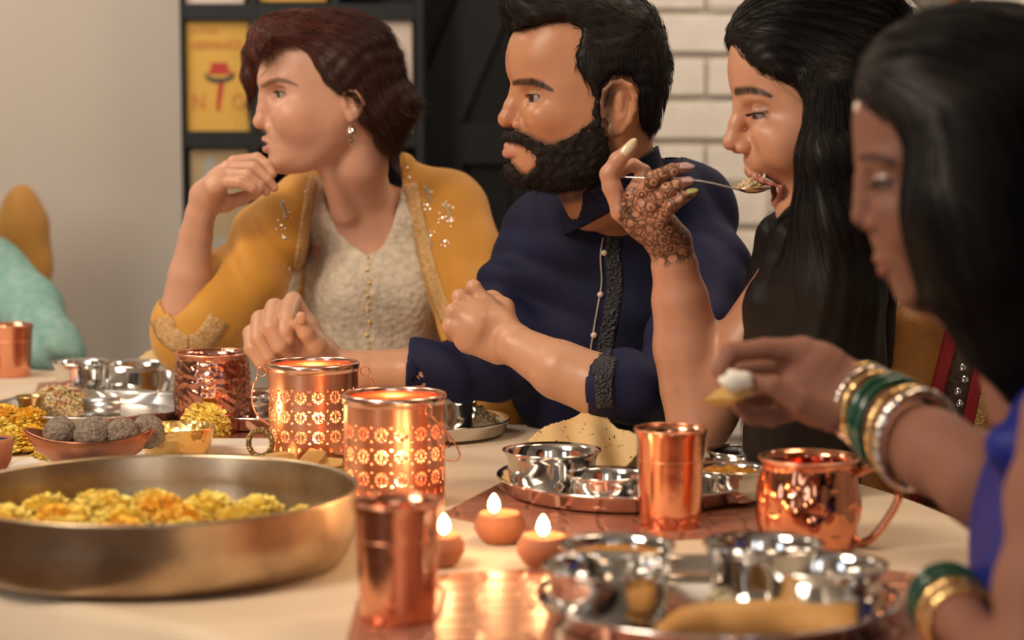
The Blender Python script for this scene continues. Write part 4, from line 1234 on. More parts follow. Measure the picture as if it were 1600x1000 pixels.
SK_MAN = (.50, .235, .125)
def build_man():
    root = thing('person', 'bearded man in a navy kurta seated behind the mid table, looking left', 'person', (P(950, 600, 2.98).x, 2.98, 0), 0, 'dinner guests along the table')
    h = Head((832, 153), 2.70, pitch=0, yaw=.13)
    prof = [(803,140),(799,130),(793,117),(790,100),(791,82),(797,60),(808,40),(830,16),(870,2),(920,-4),(970,8),(1008,38),(1030,78),(1037,118),(1032,160),(1017,200),(1000,240),
            (980,262),(950,272),(915,280),(885,287),(850,290),(822,287),(806,275),(798,262),(799,250),(797,243),(797,226),(799,214),(804,206),(808,196),(810,180),(808,160)]
    H = build_head(h, prof, ((806,146), (791,186), (811,195), 11.0), (833,154), mouth=((794,228), (793,239), (818,239), .0052, .0064), lid=.0046, gaze=.30, cheek=False,
        nose_w=1.18, ws=1.02, eyer=.0132, eyeY=.035,
        ear=dict(helix=[(944,182),(942,160),(944,142),(954,131),(968,128),(982,135),(990,152),(989,172),(983,190),(973,203),(962,210)], center=(966,165), size=(.0185,.030), lobe=(957,203), tragus=(946,176), r=.0038, out=.013))
    def skin(Q):
        return H(h.loc(Q))
    B = SDF(); B.add(skin)
    px_chain(B, [(950,200,2.72,66), (957,280,2.76,66), (962,350,2.87,60)], .02, .02)
    px_chain(B, [(875,262,2.70,22), (918,330,2.76,30)], .02, .02)
    lo, hi = bbox_w(h, .0, (-.15,-.11,-.26), (.14,.11,.15)); vh = polygonize(B, lo, hi, .0019)
    # left fist and forearm
    A = SDF(); Y = 2.60
    px_chain(A, [(985,610,2.53,42), (930,600,2.525,49), (872,577,2.54,47), (806,540,2.57,33), (786,522,2.60,31)], .004, 0)
    wr = (782,520,2.60)
    for (kx, ky, r, kY) in ((740,449,12,2.625),(718,464,12,2.60),(708,486,12,2.585),(703,509,11.5,2.585)):
        px_chain(A, [(wr[0]-6, wr[1]-6+ (ky-480)*.35, 2.60, 26), ((wr[0]+kx)/2, (wr[1]+ky)/2, kY, 20), (kx, ky, kY, r)], .01, .012)
    px_chain(A, [(778,548,2.59,22),(730,530,2.59,20),(712,516,2.59,14)], .008, .012)
    for (kx, ky, r, kY) in ((740,449,11.5,2.625),(718,464,11.5,2.60),(708,486,11.5,2.585),(703,509,11,2.585)):
        finger(A, [(kx, ky, kY, r), (kx+4, ky+14, kY+.042, r-.5), (kx+24, ky+20, kY+.052, r-1.5), (kx+32, ky+16, kY+.030, r-2)], .0035)
    px_chain(A, [(790,508,2.62,22), (786,482,2.645,17), (768,470,2.665,13.5), (748,474,2.675,11)], .006, .010)
    lo, hi = px_box((680,415), (1050,690), 2.40, 2.74, .0); va = polygonize(A, lo, hi, .0021)
    # right hand and forearm
    A2 = SDF(); 
    px_chain(A2, [(700,584,2.80,38), (640,582,2.80,38), (570,580,2.80,33), (512,572,2.80,27), (498,560,2.80,26)], .004, 0)
    ks = [(458,470,2.80,15), (429,480,2.79,15), (406,498,2.785,14), (392,520,2.785,13)]
    for (kx, ky, kY, r) in ks: px_chain(A2, [(500,556,2.80,26), ((500+kx)/2, (556+ky)/2, kY+.006, 19), (kx, ky+2, kY, r)], .01, .011)
    fg = [[(458,470,2.80,14.5),(449,498,2.765,13.5),(446,518,2.752,12),(450,530,2.752,10.5)],
          [(429,480,2.79,14.5),(423,512,2.752,13.8),(438,540,2.748,12.5),(452,552,2.765,11)],
          [(406,498,2.785,13.5),(404,528,2.750,13),(420,556,2.748,12),(436,568,2.765,10.5)],
          [(392,520,2.785,12.5),(393,545,2.756,12),(408,567,2.754,11),(422,577,2.768,10)]]
    for f_ in fg: finger(A2, f_, .0022)
    px_chain(A2, [(506,566,2.79,22), (494,540,2.765,16), (478,520,2.752,12.5), (470,504,2.748,11.5)], .006, .007)
    A2.ell(arrP(470,497,2.738), (.0075,.004,.009), .002)
    lo, hi = px_box((372,445), (700,640), 2.70, 2.88, .0); vb = polygonize(A2, lo, hi, .0019)
    def col(V):
        q = h.loc(V)
        def extra(c, x, y, z):
            far = (V[:, 2] < arrP(800,420,2.7)[2]) | (V[:, 0] < arrP(700,400,2.7)[0])
            # shaven shadow under beard and hairline
            bd = gb(x, z); m = np.clip((.006-bd)/.008, 0, 1)*(~far)*.8; c = c*(1-m[:, None])+np.array([.05,.03,.02])*m[:, None]
            hd = gh(x, z); m = np.clip((.008-hd)/.010, 0, 1)*(~far)*.7; c = c*(1-m[:, None])+np.array([.03,.02,.015])*m[:, None]
            # tilak between the brows
            tx, tz = h.c(797,124); m = np.clip(1.3-np.sqrt(((x-tx)/.006)**2+((z-tz)/.007)**2+(y/.005)**2), 0, 1)*(~far); c = c*(1-m[:, None])+np.array([.75,.22,.02])*m[:, None]
            # arms and hands get the plain skin
            nz = noise3(V, 60, 3)*.5+noise3(V, 160, 5)*.5; pl = np.array([.57,.31,.19])*(1+.06*nz[:, None]); c = np.where(far[:, None], pl, c)
            ink = far & False
            return c
        gb = Grid2(h.poly(beard_reg), blur=2); gh = Grid2(h.poly(hair_reg), blur=2)
        return head_colors(h, q, SK_MAN, (.52,.19,.17), 1.0, (.010,.007,.005), [(801,131,3),(812,128,5.0),(828,128,5.8),(844,133,5),(860,141,2.8)], .026, extra)
    beard_reg = [(928,150),(924,168),(911,196),(882,216),(850,224),(828,215),(810,206),(796,204),(780,205),(780,218),(800,221),(818,229),(836,243),(833,262),(822,274),(809,271),(800,257),(780,254),(775,300),(850,330),(915,310),(944,268),(952,235),(941,205),(938,175),(939,150)]
    hair_reg = [(775,-90),(1100,-90),(1100,170),(1045,200),(1012,212),(996,200),(992,170),(992,140),(978,124),(955,122),(941,134),(938,160),(927,166),(915,140),(897,116),(892,92),(905,50),(882,36),(852,37),(822,43),(799,50),(786,26)]
    sdf_obj('body', [vh, va, vb], M['skin'], root, col)
    eyeballs(h, root); lashes(h, root, 20, .005)
    # hair
    outer_h = [(787,40),(782,10),(786,-14),(830,-24),(900,-28),(970,-18),(1015,8),(1038,50),(1048,100),(1042,140),(1033,168),(1026,200),(1015,230),(985,265),(930,290),(850,292),(806,270),(800,200),(797,140),(789,90)]
    def dsp(q): return .0005*noise3(q*[1,1,1.6], 160, 3)+.0012*noise3(q, 40, 6)
    hf = region_shell(h, outer_h, hair_reg, .0045, .012, .05, dsp, 1.02)
    lo, hi = bbox_w(h, .01, (-.15,-.1,-.09), (.15,.1,.17)); vv = polygonize(hf, lo, hi, .0024)
    hair = sdf_obj('hair', [vv], M['hair_black'], root)
    def flow(p):
        q = h.loc(p); x, y, z = q.T
        top = np.clip((z-.05)/.04, 0, 1)
        d = np.stack([.9*top-.15, .25*np.sign(y)*(1-top)*0+.05*np.sign(y), -.9*(1-top)+.45*top], 1); return d@h.R.T
    surf_strands('hair_strands', hf, vv[0], 5200, flow, 6, .0035, .00032, M['hair_black'], hair, .0015, 4, .35)
    # beard
    outer_b = [(795,190),(788,205),(786,222),(791,230),(793,240),(788,254),(786,270),(794,284),(812,293),(850,300),(882,300),(920,292),(975,270),(1020,220),(1045,120),(1000,20),(880,-20),(800,40),(792,110),(801,150)]
    def dsb(q): return .0014*noise3(q, 260, 3)+.001*noise3(q, 90, 6)
    bf = region_shell(h, outer_b, beard_reg, .0014, .006, lambda x, z: rmap(x, z), dsb, 1.02)
    lo, hi = bbox_w(h, .0, (-.06,-.09,-.16), (.13,.09,.03)); vv = polygonize(bf, lo, hi, .0020)
    beard = sdf_obj('beard', [vv], M['beard'], root); beard['label'] = 'full short black beard and moustache'
    def flowb(p):
        q = h.loc(p); x, y, z = q.T
        return np.stack([.25+0*x, .15*np.sign(y), -.9+0*x], 1)@h.R.T
    surf_strands('beard_hairs', bf, vv[0], 5200, flowb, 5, .0022, .00024, M['hair_black'], beard, .0008, 6, .6, wob=.4)
    # kurta: torso, arms
    K = SDF(); 
    K.ell(arrP(950,520,2.90), (S(172,2.9), .125, S(210,2.9)), .02)
    px_chain(K, [(850,352,2.87,52), (905,330,2.85,62), (985,330,2.86,62), (1075,345,2.84,58)], .03, .05)
    px_chain(K, [(1085,345,2.84,56), (1105,420,2.78,62), (1085,520,2.70,64), (1045,601,2.60,56), (985,606,2.535,55), (948,600,2.52,56)], .02, .03)     # left arm
    px_chain(K, [(838,378,2.88,52), (806,450,2.86,58), (808,520,2.84,54), (790,570,2.82,46), (720,580,2.80,47), (640,577,2.80,45)], .02, .03)   # right arm
    px_chain(K, [(900,385,2.84,56), (1000,380,2.84,56)], .03, .04)
    px_chain(K, [(985,300,2.84,56), (1040,290,2.84,50), (1090,315,2.84,52)], .02, .03)
    K.add(folds(.016, (.3, 0, 1), 38, 2, .8, lambda Q: near(arrP(1060,560,2.6), .12)(Q)+near(arrP(800,540,2.84), .11)(Q)), 0, 'd')
    K.add(folds(.006, (1, .2, .45), 34, 5, .9, None), 0, 'd')
    # openings
    c0, c1 = arrP(925,600,2.47), arrP(985,618,2.5); ax = (c1-c0)/np.linalg.norm(c1-c0)
    cutp = arrP(905,598,2.46)
    px_chain(K, [(842,574,2.535,84), (780,550,2.58,84)], .001, .002, 's')
    px_chain(K, [(905,598,2.525,51), (840,566,2.54,51)], .001, .003, 's')
    px_chain(K, [(655,579,2.80,37), (560,576,2.80,38)], .001, .003, 's')
    px_chain(K, [(955,200,2.72,68), (960,270,2.75,67), (930,315,2.74,34), (938,352,2.76,8)], .02, .008, 's')
    K.add(planar([(643,500),(660,400),(700,200),(1250,200),(1250,720),(600,720),(634,640),(637,560)], 2.80), .001, 'i')
    lo, hi = px_box((610,270), (1190,720), 2.36, 3.03, .0); vk = polygonize(K, lo, hi, .0048)
    k1 = sdf_obj('kurta', [vk], M['navy'], root)
    bv = BVHTree.FromPolygons(vk[0].tolist(), vk[1].tolist())
    cuff(root, 'cuff', [(938,556),(932,580),(930,605),(933,636)], 26, bv, M['navy_trim'])
    # collar
    C = SDF(); ca, cb = arrP(950,190,2.72), arrP(965,340,2.80)
    for gr, md in ((9, 'u'), (4, 's')):
        px_chain(C, [(950,200,2.72,66+gr), (957,280,2.76,66+gr), (950,350,2.79,62+gr)], .02, .0 if md == 'u' else .001, md)
    pA, pB = arrP(880,318,2.72), arrP(1035,222,2.76); e = (pB-pA)/np.linalg.norm(pB-pA); nn = np.array([-e[2], 0, e[0]]); nn = nn/np.linalg.norm(nn)
    if nn[2] < 0: nn = -nn
    C.add(lambda Q: (Q-pA)@nn.astype(f32), .001, 'i'); C.add(lambda Q: -((Q-pA)@nn.astype(f32))-S(48,2.75), .001, 'i')
    lo, hi = px_box((840,180), (1080,390), 2.6, 2.95, 0); vc = polygonize(C, lo, hi, .003)
    sdf_obj('collar', [vc], M['navy'], root)
    pl = [(946,368),(944,400),(947,440),(943,480),(936,520),(929,556),(924,585)]
    surf_ribbon('placket', pl, 24, bv, M['navy_trim'], root, 13)
    surf_ribbon('piping', [(945,372),(941,400),(943,440),(937,480),(930,520),(925,552)], 2.2, bv, M['piping'], root, -3)
    for (bx, by) in ((945,395),(939,461),(929,524)):
        q = hit(bv, bx-1, by)
        if q is None: continue
        me = bpy.data.meshes.new('button'); bm = bmesh.new(); bmesh.ops.create_uvsphere(bm, u_segments=16, v_segments=10, radius=S(5.2, 2.7))
        for v in bm.verts: v.co += q[0]+q[1]*.002
        bm.to_mesh(me); bm.free(); local(root, link_mesh('button', me, M['pearl']))
    return root, h
def hit(bv, px, py):
    d = ray(px, py).normalized(); r = bv.ray_cast(Vector((0, 0, CZ)), d)
    return None if r[0] is None else (r[0], r[1] if r[1].dot(d) < 0 else -r[1])
def ribbon(name, path, across, w, m, parent, th=.003):
    V = []; Fc = []; n = len(path)
    across = Vector(across).normalized()
    for i, p in enumerate(path):
        for t in (-.5, 0, .5): V.append(p+across*w*t)
    for i in range(n-1):
        for j in range(2): Fc.append((i*3+j, i*3+j+1, (i+1)*3+j+1, (i+1)*3+j))
    o = link_mesh(name, faces_any(name, V, Fc), m); s = o.modifiers.new('t', 'SOLIDIFY'); s.thickness = th; s.offset = 0
    return local(parent, o)
def surf_ribbon(name, pts, wpx, bv, m, parent, off=0, lift=.0015, th=.0015, cols=4):
    path = smooth_path([Vector((a, 0, b)) for a, b in pts], 8); rows_ = []
    for i, p in enumerate(path):
        t = (path[min(i+1, len(path)-1)]-path[max(i-1, 0)]).normalized(); nrm = Vector((-t.z, 0, t.x))
        if nrm.x < 0: nrm = -nrm
        row_ = []
        for j in range(cols+1):
            q = p+nrm*(off+wpx*(j/cols-.5)); r = hit(bv, q.x, q.z)
            if r is None: row_ = None; break
            row_.append(r[0]+r[1]*lift)
        if row_: rows_.append(row_)
    V = [v for r in rows_ for v in r]; k = cols+1
    Fc = [(i*k+j, i*k+j+1, (i+1)*k+j+1, (i+1)*k+j) for i in range(len(rows_)-1) for j in range(cols)]
    if not Fc: return None
    o = link_mesh(name, faces_any(name, V, Fc), m); s = o.modifiers.new('t', 'SOLIDIFY'); s.thickness = th; s.offset = 0
    return local(parent, o)
def cuff(parent, name, pts, wpx, bv, m): return surf_ribbon(name, pts, wpx, bv, m, parent, wpx*.5, .002, .003, 6)
M['navy'] = mat('navy', (.011, .013, .052), .7, spec=.25, bump=.25, scale=700, bumpd=.0008, mix=(.004, .005, .020), mixscale=6)
M['navy_trim'] = mat('navy_trim', (.012, .013, .022), .5, bump=1, scale=260, voronoi=True, bumpd=.004, mix=(.05, .05, .055), mixscale=260)
M['piping'] = mat('piping', (.45, .38, .30), .5)
M['pearl'] = mat('pearl', (.72, .58, .45), .25, coat=.5)
build_man()
# ------------------------------------------------------------------ woman in the mustard jacket
M['mustard'] = mat('mustard', (.62, .30, .035), .7, sheen=.2, bump=.3, scale=600, bumpd=.0008, mix=(.54, .24, .025), mixscale=5)
M['mustard_trim'] = mat('mustard_trim', (.50, .26, .07), .55, bump=.8, scale=300, voronoi=True, mix=(.62, .42, .20), mixscale=150)
M['cream'] = mat('cream', (.66, .58, .46), .7, bump=.7, scale=110, voronoi=True, bumpd=.003, mix=(.48, .41, .31), mixscale=75)
M['mirror'] = mat('mirror', (.85, .82, .78), .06, 1)
M['silver_thread'] = mat('silver_thread', (.42, .36, .28), .5, .2, bump=.8, scale=400)
M['gold_bead'] = mat('gold_bead', (.75, .50, .18), .3, 1)
M['nail_dark'] = mat('nail_dark', (.10, .12, .14), .2)
SK_W1 = (.62, .345, .235)
def prism(pts, Y):
    g = Grid2([(P(a, b, Y).x, P(a, b, Y).z) for a, b in pts], h=.003, blur=2, pad=.05)
    # pixel outline carried along the view rays as a cone from the eye
    def fn(Q): return g(Q[:, 0], Q[:, 2])
    return fn
def bead_at(bv, px, py, rpx, Y, m, parent, name, flat=1, lift=0, seg=12):
    q = hit(bv, px, py)
    if q is None: return None
    me = bpy.data.meshes.new(name); bm = bmesh.new(); bmesh.ops.create_uvsphere(bm, u_segments=seg, v_segments=8, radius=S(rpx, Y))
    R = q[1].to_track_quat('Z', 'Y').to_matrix()
    for v in bm.verts: v.co = R@Vector((v.co.x, v.co.y, v.co.z*flat)) + q[0]+q[1]*lift
    bm.to_mesh(me); bm.free(); return local(parent, link_mesh(name, me, m))
def build_w1():
    root = thing('person', 'red haired woman in a mustard jacket and cream blouse, hand raised to her chin', 'person', (P(590, 600, 3.25).x, 3.25, 0), 0, 'dinner guests along the table')
    h = Head((437, 148), 3.05, yaw=.15)
    prof = [(409,146),(405,139),(401,129),(402,118),(405,106),(410,92),(420,72),(440,50),(470,33),(510,26),(555,30),(595,52),(618,90),(622,130),(612,168),(592,198),(572,222),
            (545,236),(520,250),(500,262),(476,270),(450,273),(430,271),(420,263),(418,253),(420,243),(418,236),(419,224),(416,212),(417,204),(420,192),(418,172),(413,158)]
    H = build_head(h, prof, ((411,152), (407,190), (424,200), 10.0), (437,148), mouth=((414,217), (416,233), (437,230), .0042, .0052), lid=.0042, gaze=.15, ws=.95, eyeY=.032, eyer=.0124, nose_w=.92,
        open_mouth=[(h.c3(414,225,0), (.012, .012, .0030), None)],
        ear=dict(helix=[(538,165),(536,152),(539,144),(546,141),(555,143),(563,150),(567,162),(564,172),(557,180),(551,186)], center=(551,162), size=(.016,.022), lobe=(548,182), tragus=(539,166), r=.0034, out=.010))
    B = SDF(); B.add(lambda Q: H(h.loc(Q)))
    px_chain(B, [(562,190,3.07,42), (560,250,3.09,42), (562,310,3.15,50)], .02, .010)
    px_chain(B, [(512,255,3.06,18), (540,330,3.11,22)], .02, .010)      # front of the neck
    B.ell(arrP(575,395,3.20), (S(95,3.15), .085, S(95,3.15)), .035)
    px_chain(B, [(560,345,3.18,34), (480,328,3.20,34)], .02, .05); px_chain(B, [(570,345,3.19,34), (690,330,3.22,34)], .02, .05)
    # collar bones
    lo1, hi1 = bbox_w(h, .0, (-.15,-.11,-.20), (.14,.11,.15)); lo2, hi2 = px_box((430,240),(730,470), 3.0,3.3, 0)
    vh = polygonize(B, np.minimum(lo1, lo2), np.maximum(hi1, hi2), .0024)
    A = SDF(); Y = 2.98
    px_chain(A, [(283,545,3.02,40), (289,490,3.02,40), (297,430,3.01,34), (306,370,3.0,26), (313,335,2.99,23), (322,308,2.985,24)], .004, 0)
    ks = [(366,254,3.005,11),(356,262,2.985,11.5),(350,273,2.965,11),(347,285,2.952,10)]
    for kx, ky, kY, r in ks: px_chain(A, [(324,306,2.985,22), ((324+kx)/2+2, (306+ky)/2-5, kY, 16), (kx, ky, kY, r)], .01, .010)
    for f_ in ([(366,254,3.005,11),(402,248,3.005,9.6),(417,258,3.0,8.6),(425,272,2.995,7.4)],
               [(356,262,2.985,11),(396,262,2.975,9.8),(418,281,2.972,8.6),(428,293,2.975,7.2)],
               [(350,273,2.965,10.5),(386,274,2.952,9.6),(406,290,2.955,8.2),(416,300,2.962,7)],
               [(347,285,2.952,10),(374,285,2.940,8.6),(394,294,2.944,7.4),(404,298,2.95,6.4)]): finger(A, f_, .0020)
    px_chain(A, [(330,318,2.99,16), (352,318,2.995,13), (378,310,3.0,10), (402,300,3.0,8.5)], .006, .008)
    lo, hi = px_box((238,232), (440,590), 2.90, 3.07, 0); va = polygonize(A, lo, hi, .0021)
    def col(V):
        def extra(c, x, y, z):
            far = V[:, 2] < arrP(500,275,3.05)[2]
            far |= (V[:, 0] < arrP(395,300,3.0)[0]) | ((V[:, 1] < 3.015) & (V[:, 2] < arrP(440,242,3.0)[2]) & (V[:, 0] < arrP(432,300,3.0)[0]))
            pl = np.array([.60,.325,.215])*(1+.05*noise3(V, 60, 3)[:, None]); return np.where(far[:, None], pl, c)
        return head_colors(h, h.loc(V), SK_W1, (.46,.13,.12), .85, (.10,.045,.03), [(410,135,2.2),(421,129,3.8),(435,125,3.8),(450,128,3),(464,134,1.6)], .026, extra, liner=.35)
    sdf_obj('body', [vh, va], M['skin_light'], root, col)
    eyeballs(h, root, iris=(.05,.035,.025)); lashes(h, root, 20, .005)
    q = P(423, 258, 2.985)
    # hair
    outer = [(386,130),(385,90),(392,45),(415,24),(457,14),(520,15),(572,22),(603,42),(622,84),(630,122),(650,150),(652,166),(640,196),(622,224),(606,240),(592,236),(560,240),(500,258),(440,262),(425,240),(420,190),(408,140),(400,110)]
    region = [(392,40),(400,20),(420,5),(600,5),(650,80),(680,160),(645,205),(612,245),(592,235),(590,214),(580,200),(571,188),(569,165),(566,150),(554,142),(540,143),(528,134),(516,125),(507,110),(499,98),(490,82),(470,68),(452,61),(434,60),(418,74),(404,84),(393,70)]
    def dsp(q): return .0006*np.sin(q[:, 0]*150+q[:, 2]*190+6*noise3(q, 22, 2))+.0035*noise3(q*[1,1,.6], 30, 6)
    hf = region_shell(h, outer, region, .012, .008, .05, dsp, .97)
    HF = SDF(); HF.add(hf); px_chain(HF, [(445,38,3.06,14),(405,52,3.09,15),(392,85,3.10,12),(389,120,3.10,10),(392,146,3.10,4)], .01, .01)
    px_chain(HF, [(470,32,3.0,9),(430,44,3.01,10),(408,66,3.03,8)], .01, .01)
    hf = HF
    lo, hi = bbox_w(h, .0, (-.17,-.12,-.12), (.15,.12,.16)); vv = polygonize(hf, lo, hi, .0026)
    hair = sdf_obj('hair', [vv], M['hair_brown'], root); hair['label'] = 'short wavy dark red bob'
    def flow(p):
        q = h.loc(p); x, y, z = q.T
        r = np.stack([-.75+.9*np.clip((x-.05)/.05, 0, 1)*np.clip((.06-z)/.05, 0, 1), .1*np.sign(y), -.25-1.0*np.clip((.09-z)/.08, 0, 1)*(x < .03)-.5*(x > .06)], 1); return r@h.R.T
    surf_strands('hair_strands', hf, vv[0], 4200, flow, 10, .0075, .00036, M['hair_brown'], hair, .003, 4, .10, wob=.14)
    surf_strands('auburn_strands', hf, vv[0], 2200, flow, 8, .007, .0004, M['hair_auburn'], hair, .003, 9, .05, sel=lambda v: (h.loc(v)[:, 2]+.9*h.loc(v)[:, 0] > .105), wob=.12)
    # flicked ends at the nape
    rg = np.random.default_rng(5); n_ = 160; paths = []
    for i in range(n_):
        t = rg.random(); p0 = arrP(618+rg.normal(0,7), 138+t*60, 3.05+rg.normal(0, .03)); p1 = arrP(640+rg.normal(0,5), 150+t*55, 3.05+rg.normal(0,.03)); p2 = arrP(648+rg.normal(0,8)+14*(t<.35), 160+t*44+rg.normal(0,5), 3.05+rg.normal(0,.03))
        paths.append([(1-s)**2*p0+2*s*(1-s)*p1+s*s*p2 for s in np.linspace(0, 1, 6)])
    V, Fc = strand_mesh(np.array(paths, f32), np.tile(np.array([.0006,.0006,.0005,.0004,.0003,.0001], f32), (n_, 1))); tag(local(hair, link_mesh('flicked_ends', arr_mesh('flicked_ends', V, Fc), M['hair_brown'])), kind='stuff')
    # earring
    ex = h.wld((h.c(548,190,.07)[0], .0735*.95+.004, h.c(548,190,.07)[1])); er = thing('x', None, None); bpy.data.objects.remove(er)
    e0 = Vector(ex)
    prof_ = [(0, -.004), (.003, -.006), (.0065, -.014), (.0075, -.017), (.006, -.018), (0, -.016)]
    j = lathe('earring', [(a, b) for a, b in prof_], M['silver_bead'] if 'silver_bead' in M else M['mirror'], None, 20); j.location = e0; local(root, j)
    for dz, r_ in ((.000, .0022), (-.021, .0026), (-.028, .0034), (-.034, .0024)):
        me = bpy.data.meshes.new('bead'); bm = bmesh.new(); bmesh.ops.create_uvsphere(bm, u_segments=12, v_segments=8, radius=r_); bm.to_mesh(me); bm.free(); me.materials.append(M['mirror'])
        b = bpy.data.objects.new('bead', me); COL.objects.link(b); b.parent = j; b.location = (0, 0, dz)
    # torso shapes
    def torso(grow, sleeves=True):
        K = SDF()
        K.ell(arrP(585,500,3.22), (S(112,3.2)+grow, .105+grow, S(200,3.2)), .02)
        px_chain(K, [(560,345,3.17,50), (492,322,3.17,46)], .03, .05); px_chain(K, [(590,345,3.18,52), (696,330,3.19,56)], .03, .05)
        K.ell(arrP(560,450,3.13), (.058, .05, .055), .04); K.ell(arrP(640,452,3.14), (.055, .05, .055), .04)
        return K
    # cream blouse
    Bl = torso(.013)
    px_chain(Bl, [(476,420,3.2,26),(466,560,3.2,30)], .01, .02)
    Bl.add(lambda Q: -prN(Q), .004, 'i'); 
    neck = [(380,150),(520,150),(506,300),(516,330),(535,362),(556,384),(578,396),(600,386),(616,350),(628,250),(628,150),(760,150),(760,120),(380,120)]
    prN_ = planar([(430,100),(506,290),(512,326),(530,358),(552,382),(577,397),(600,384),(614,352),(640,250),(760,100)], 3.14)
    prN = lambda Q: prN_(Q)
    Bl.add(planar([(440,100),(760,100),(760,590),(440,590)], 3.2), .001, 'i')
    Bl.add(folds(.006, (1, 0, .35), 42, 3, .8, lambda Q: near(arrP(520,520,3.1), .08)(Q)+near(arrP(660,540,3.1), .08)(Q)), 0, 'd')
    lo, hi = px_box((440,270),(720,600), 3.0,3.36, 0); vb = polygonize(Bl, lo, hi, .0042)
    bl = sdf_obj('blouse', [vb], M['cream'], root); bvb = BVHTree.FromPolygons(vb[0].tolist(), vb[1].tolist())
    for k in range(15):
        y = 402+k*10.2; bead_at(bvb, 575+2*math.sin(k*2), y, 3.6 if k % 2 == 0 else 2.4, 3.1, M['gold_bead'], root, 'button', .8)
    # mustard jacket
    J = torso(.020)
    px_chain(J, [(478,322,3.16,54), (428,372,3.11,58), (376,446,3.06,58), (325,505,3.03,56), (290,528,3.02,52)], .03, .03)
    px_chain(J, [(296,530,3.02,50), (286,500,3.02,46)], .01, .02)
    px_chain(J, [(628,262,3.19,24), (668,300,3.19,44)], .03, .03)
    px_chain(J, [(700,335,3.19,62), (722,400,3.16,58), (730,480,3.10,54), (722,550,3.03,50), (650,610,3.02,44)], .03, .03)
    op = planar([(500,240),(494,300),(484,350),(476,400),(470,470),(472,700),(720,700),(694,520),(672,470),(655,410),(640,340),(628,290),(618,225),(600,150),(510,150)], 3.13, 1)
    frontonly = lambda Q: smax(op(Q), Q[:, 1]-3.24, .01)
    J.add(frontonly, .003, 's')
    px_chain(J, [(289,500,3.02,41), (296,400,3.01,48)], .001, .003, 's')
    px_chain(J, [(560,150,3.05,56), (556,260,3.09,60), (560,300,3.14,62)], .02, .006, 's')
    J.add(folds(.009, (.75, 0, .7), 34, 2, .9, lambda Q: near(arrP(340,470,3.0), .12)(Q)+near(arrP(430,400,3.05), .09)(Q)), 0, 'd')
    J.add(folds(.007, (1, .1, .1), 42, 4, .8, lambda Q: near(arrP(720,450,3.1), .12)(Q)), 0, 'd')
    J.add(planar([(200,200),(900,200),(900,660),(200,660)], 3.1), .001, 'i')
    lo, hi = px_box((236,225), (800,665), 2.90, 3.38, 0); vj = polygonize(J, lo, hi, .0048)
    sdf_obj('jacket', [vj], M['mustard'], root); bvj = BVHTree.FromPolygons(vj[0].tolist(), vj[1].tolist())
    surf_ribbon('lapel_trim', [(504,262),(497,300),(488,350),(480,400),(473,450),(470,490)], 19, bvj, M['mustard_trim'], root, -10)
    surf_ribbon('lapel_trim', [(622,240),(630,290),(642,340),(656,405),(674,465),(690,505)], 22, bvj, M['mustard_trim'], root, 11)
    surf_ribbon('sleeve_trim', [(252,496),(262,520),(282,537),(306,538),(326,522),(342,498)], 34, bvj, M['mustard_trim'], root, 0)
    # mirror work
    r_ = random.Random(4); mm = []
    for (a, b, n_) in (((630,262),(684,500),17), ((486,300),(476,480),12)):
        for i in range(n_):
            t = i/(n_-1); x = a[0]+(b[0]-a[0])*t+ (8 if a[0] > 600 else -9)+r_.uniform(-3, 3); y = a[1]+(b[1]-a[1])*t; mm.append((x, y, r_.uniform(2.0, 3.2)))
    for (x, y) in ((670,298),(668,320),(700,322),(692,340),(706,345),(672,368),(694,376),(442,316),(446,338),(440,352),(668,382),(445,372),(452,420)):
        mm.append((x, y, r_.uniform(2.6, 4)))
        for k in range(4): mm.append((x+r_.uniform(-9, 9), y+r_.uniform(-8, 8), r_.uniform(1.2, 2)))
    for x, y, r in mm: bead_at(bvj, x, y, r, 3.1, M['mirror'], root, 'mirror_sequin', .35)
    for (x, y) in ((670,306),(700,330),(672,374),(443,330)):
        surf_ribbon('embroidered_sprig', [(x-5, y-13), (x, y), (x+3, y+10)], 3, bvj, M['silver_thread'], root, 0)
    return h
hw1 = build_w1()
# the tail of her jacket hanging past the table edge
def drape_tail():
    D = SDF(); px_chain(D, [(775,600,2.93,20), (790,640,2.93,30), (800,700,2.94,36)], .02, 0)
    px_chain(D, [(735,620,3.0,30), (770,640,2.97,34), (770,720,2.97,40)], .02, .02)
    D.add(folds(.006, (1, 0, .3), 60, 3, .8), 0, 'd')
    lo, hi = px_box((700,570), (850,780), 2.85, 3.06, 0); v = polygonize(D, lo, hi, .004)
    return sdf_obj('jacket_tail', [v], M['mustard'], [o for o in COL.objects if o.name == 'person.001'][0])
drape_tail()
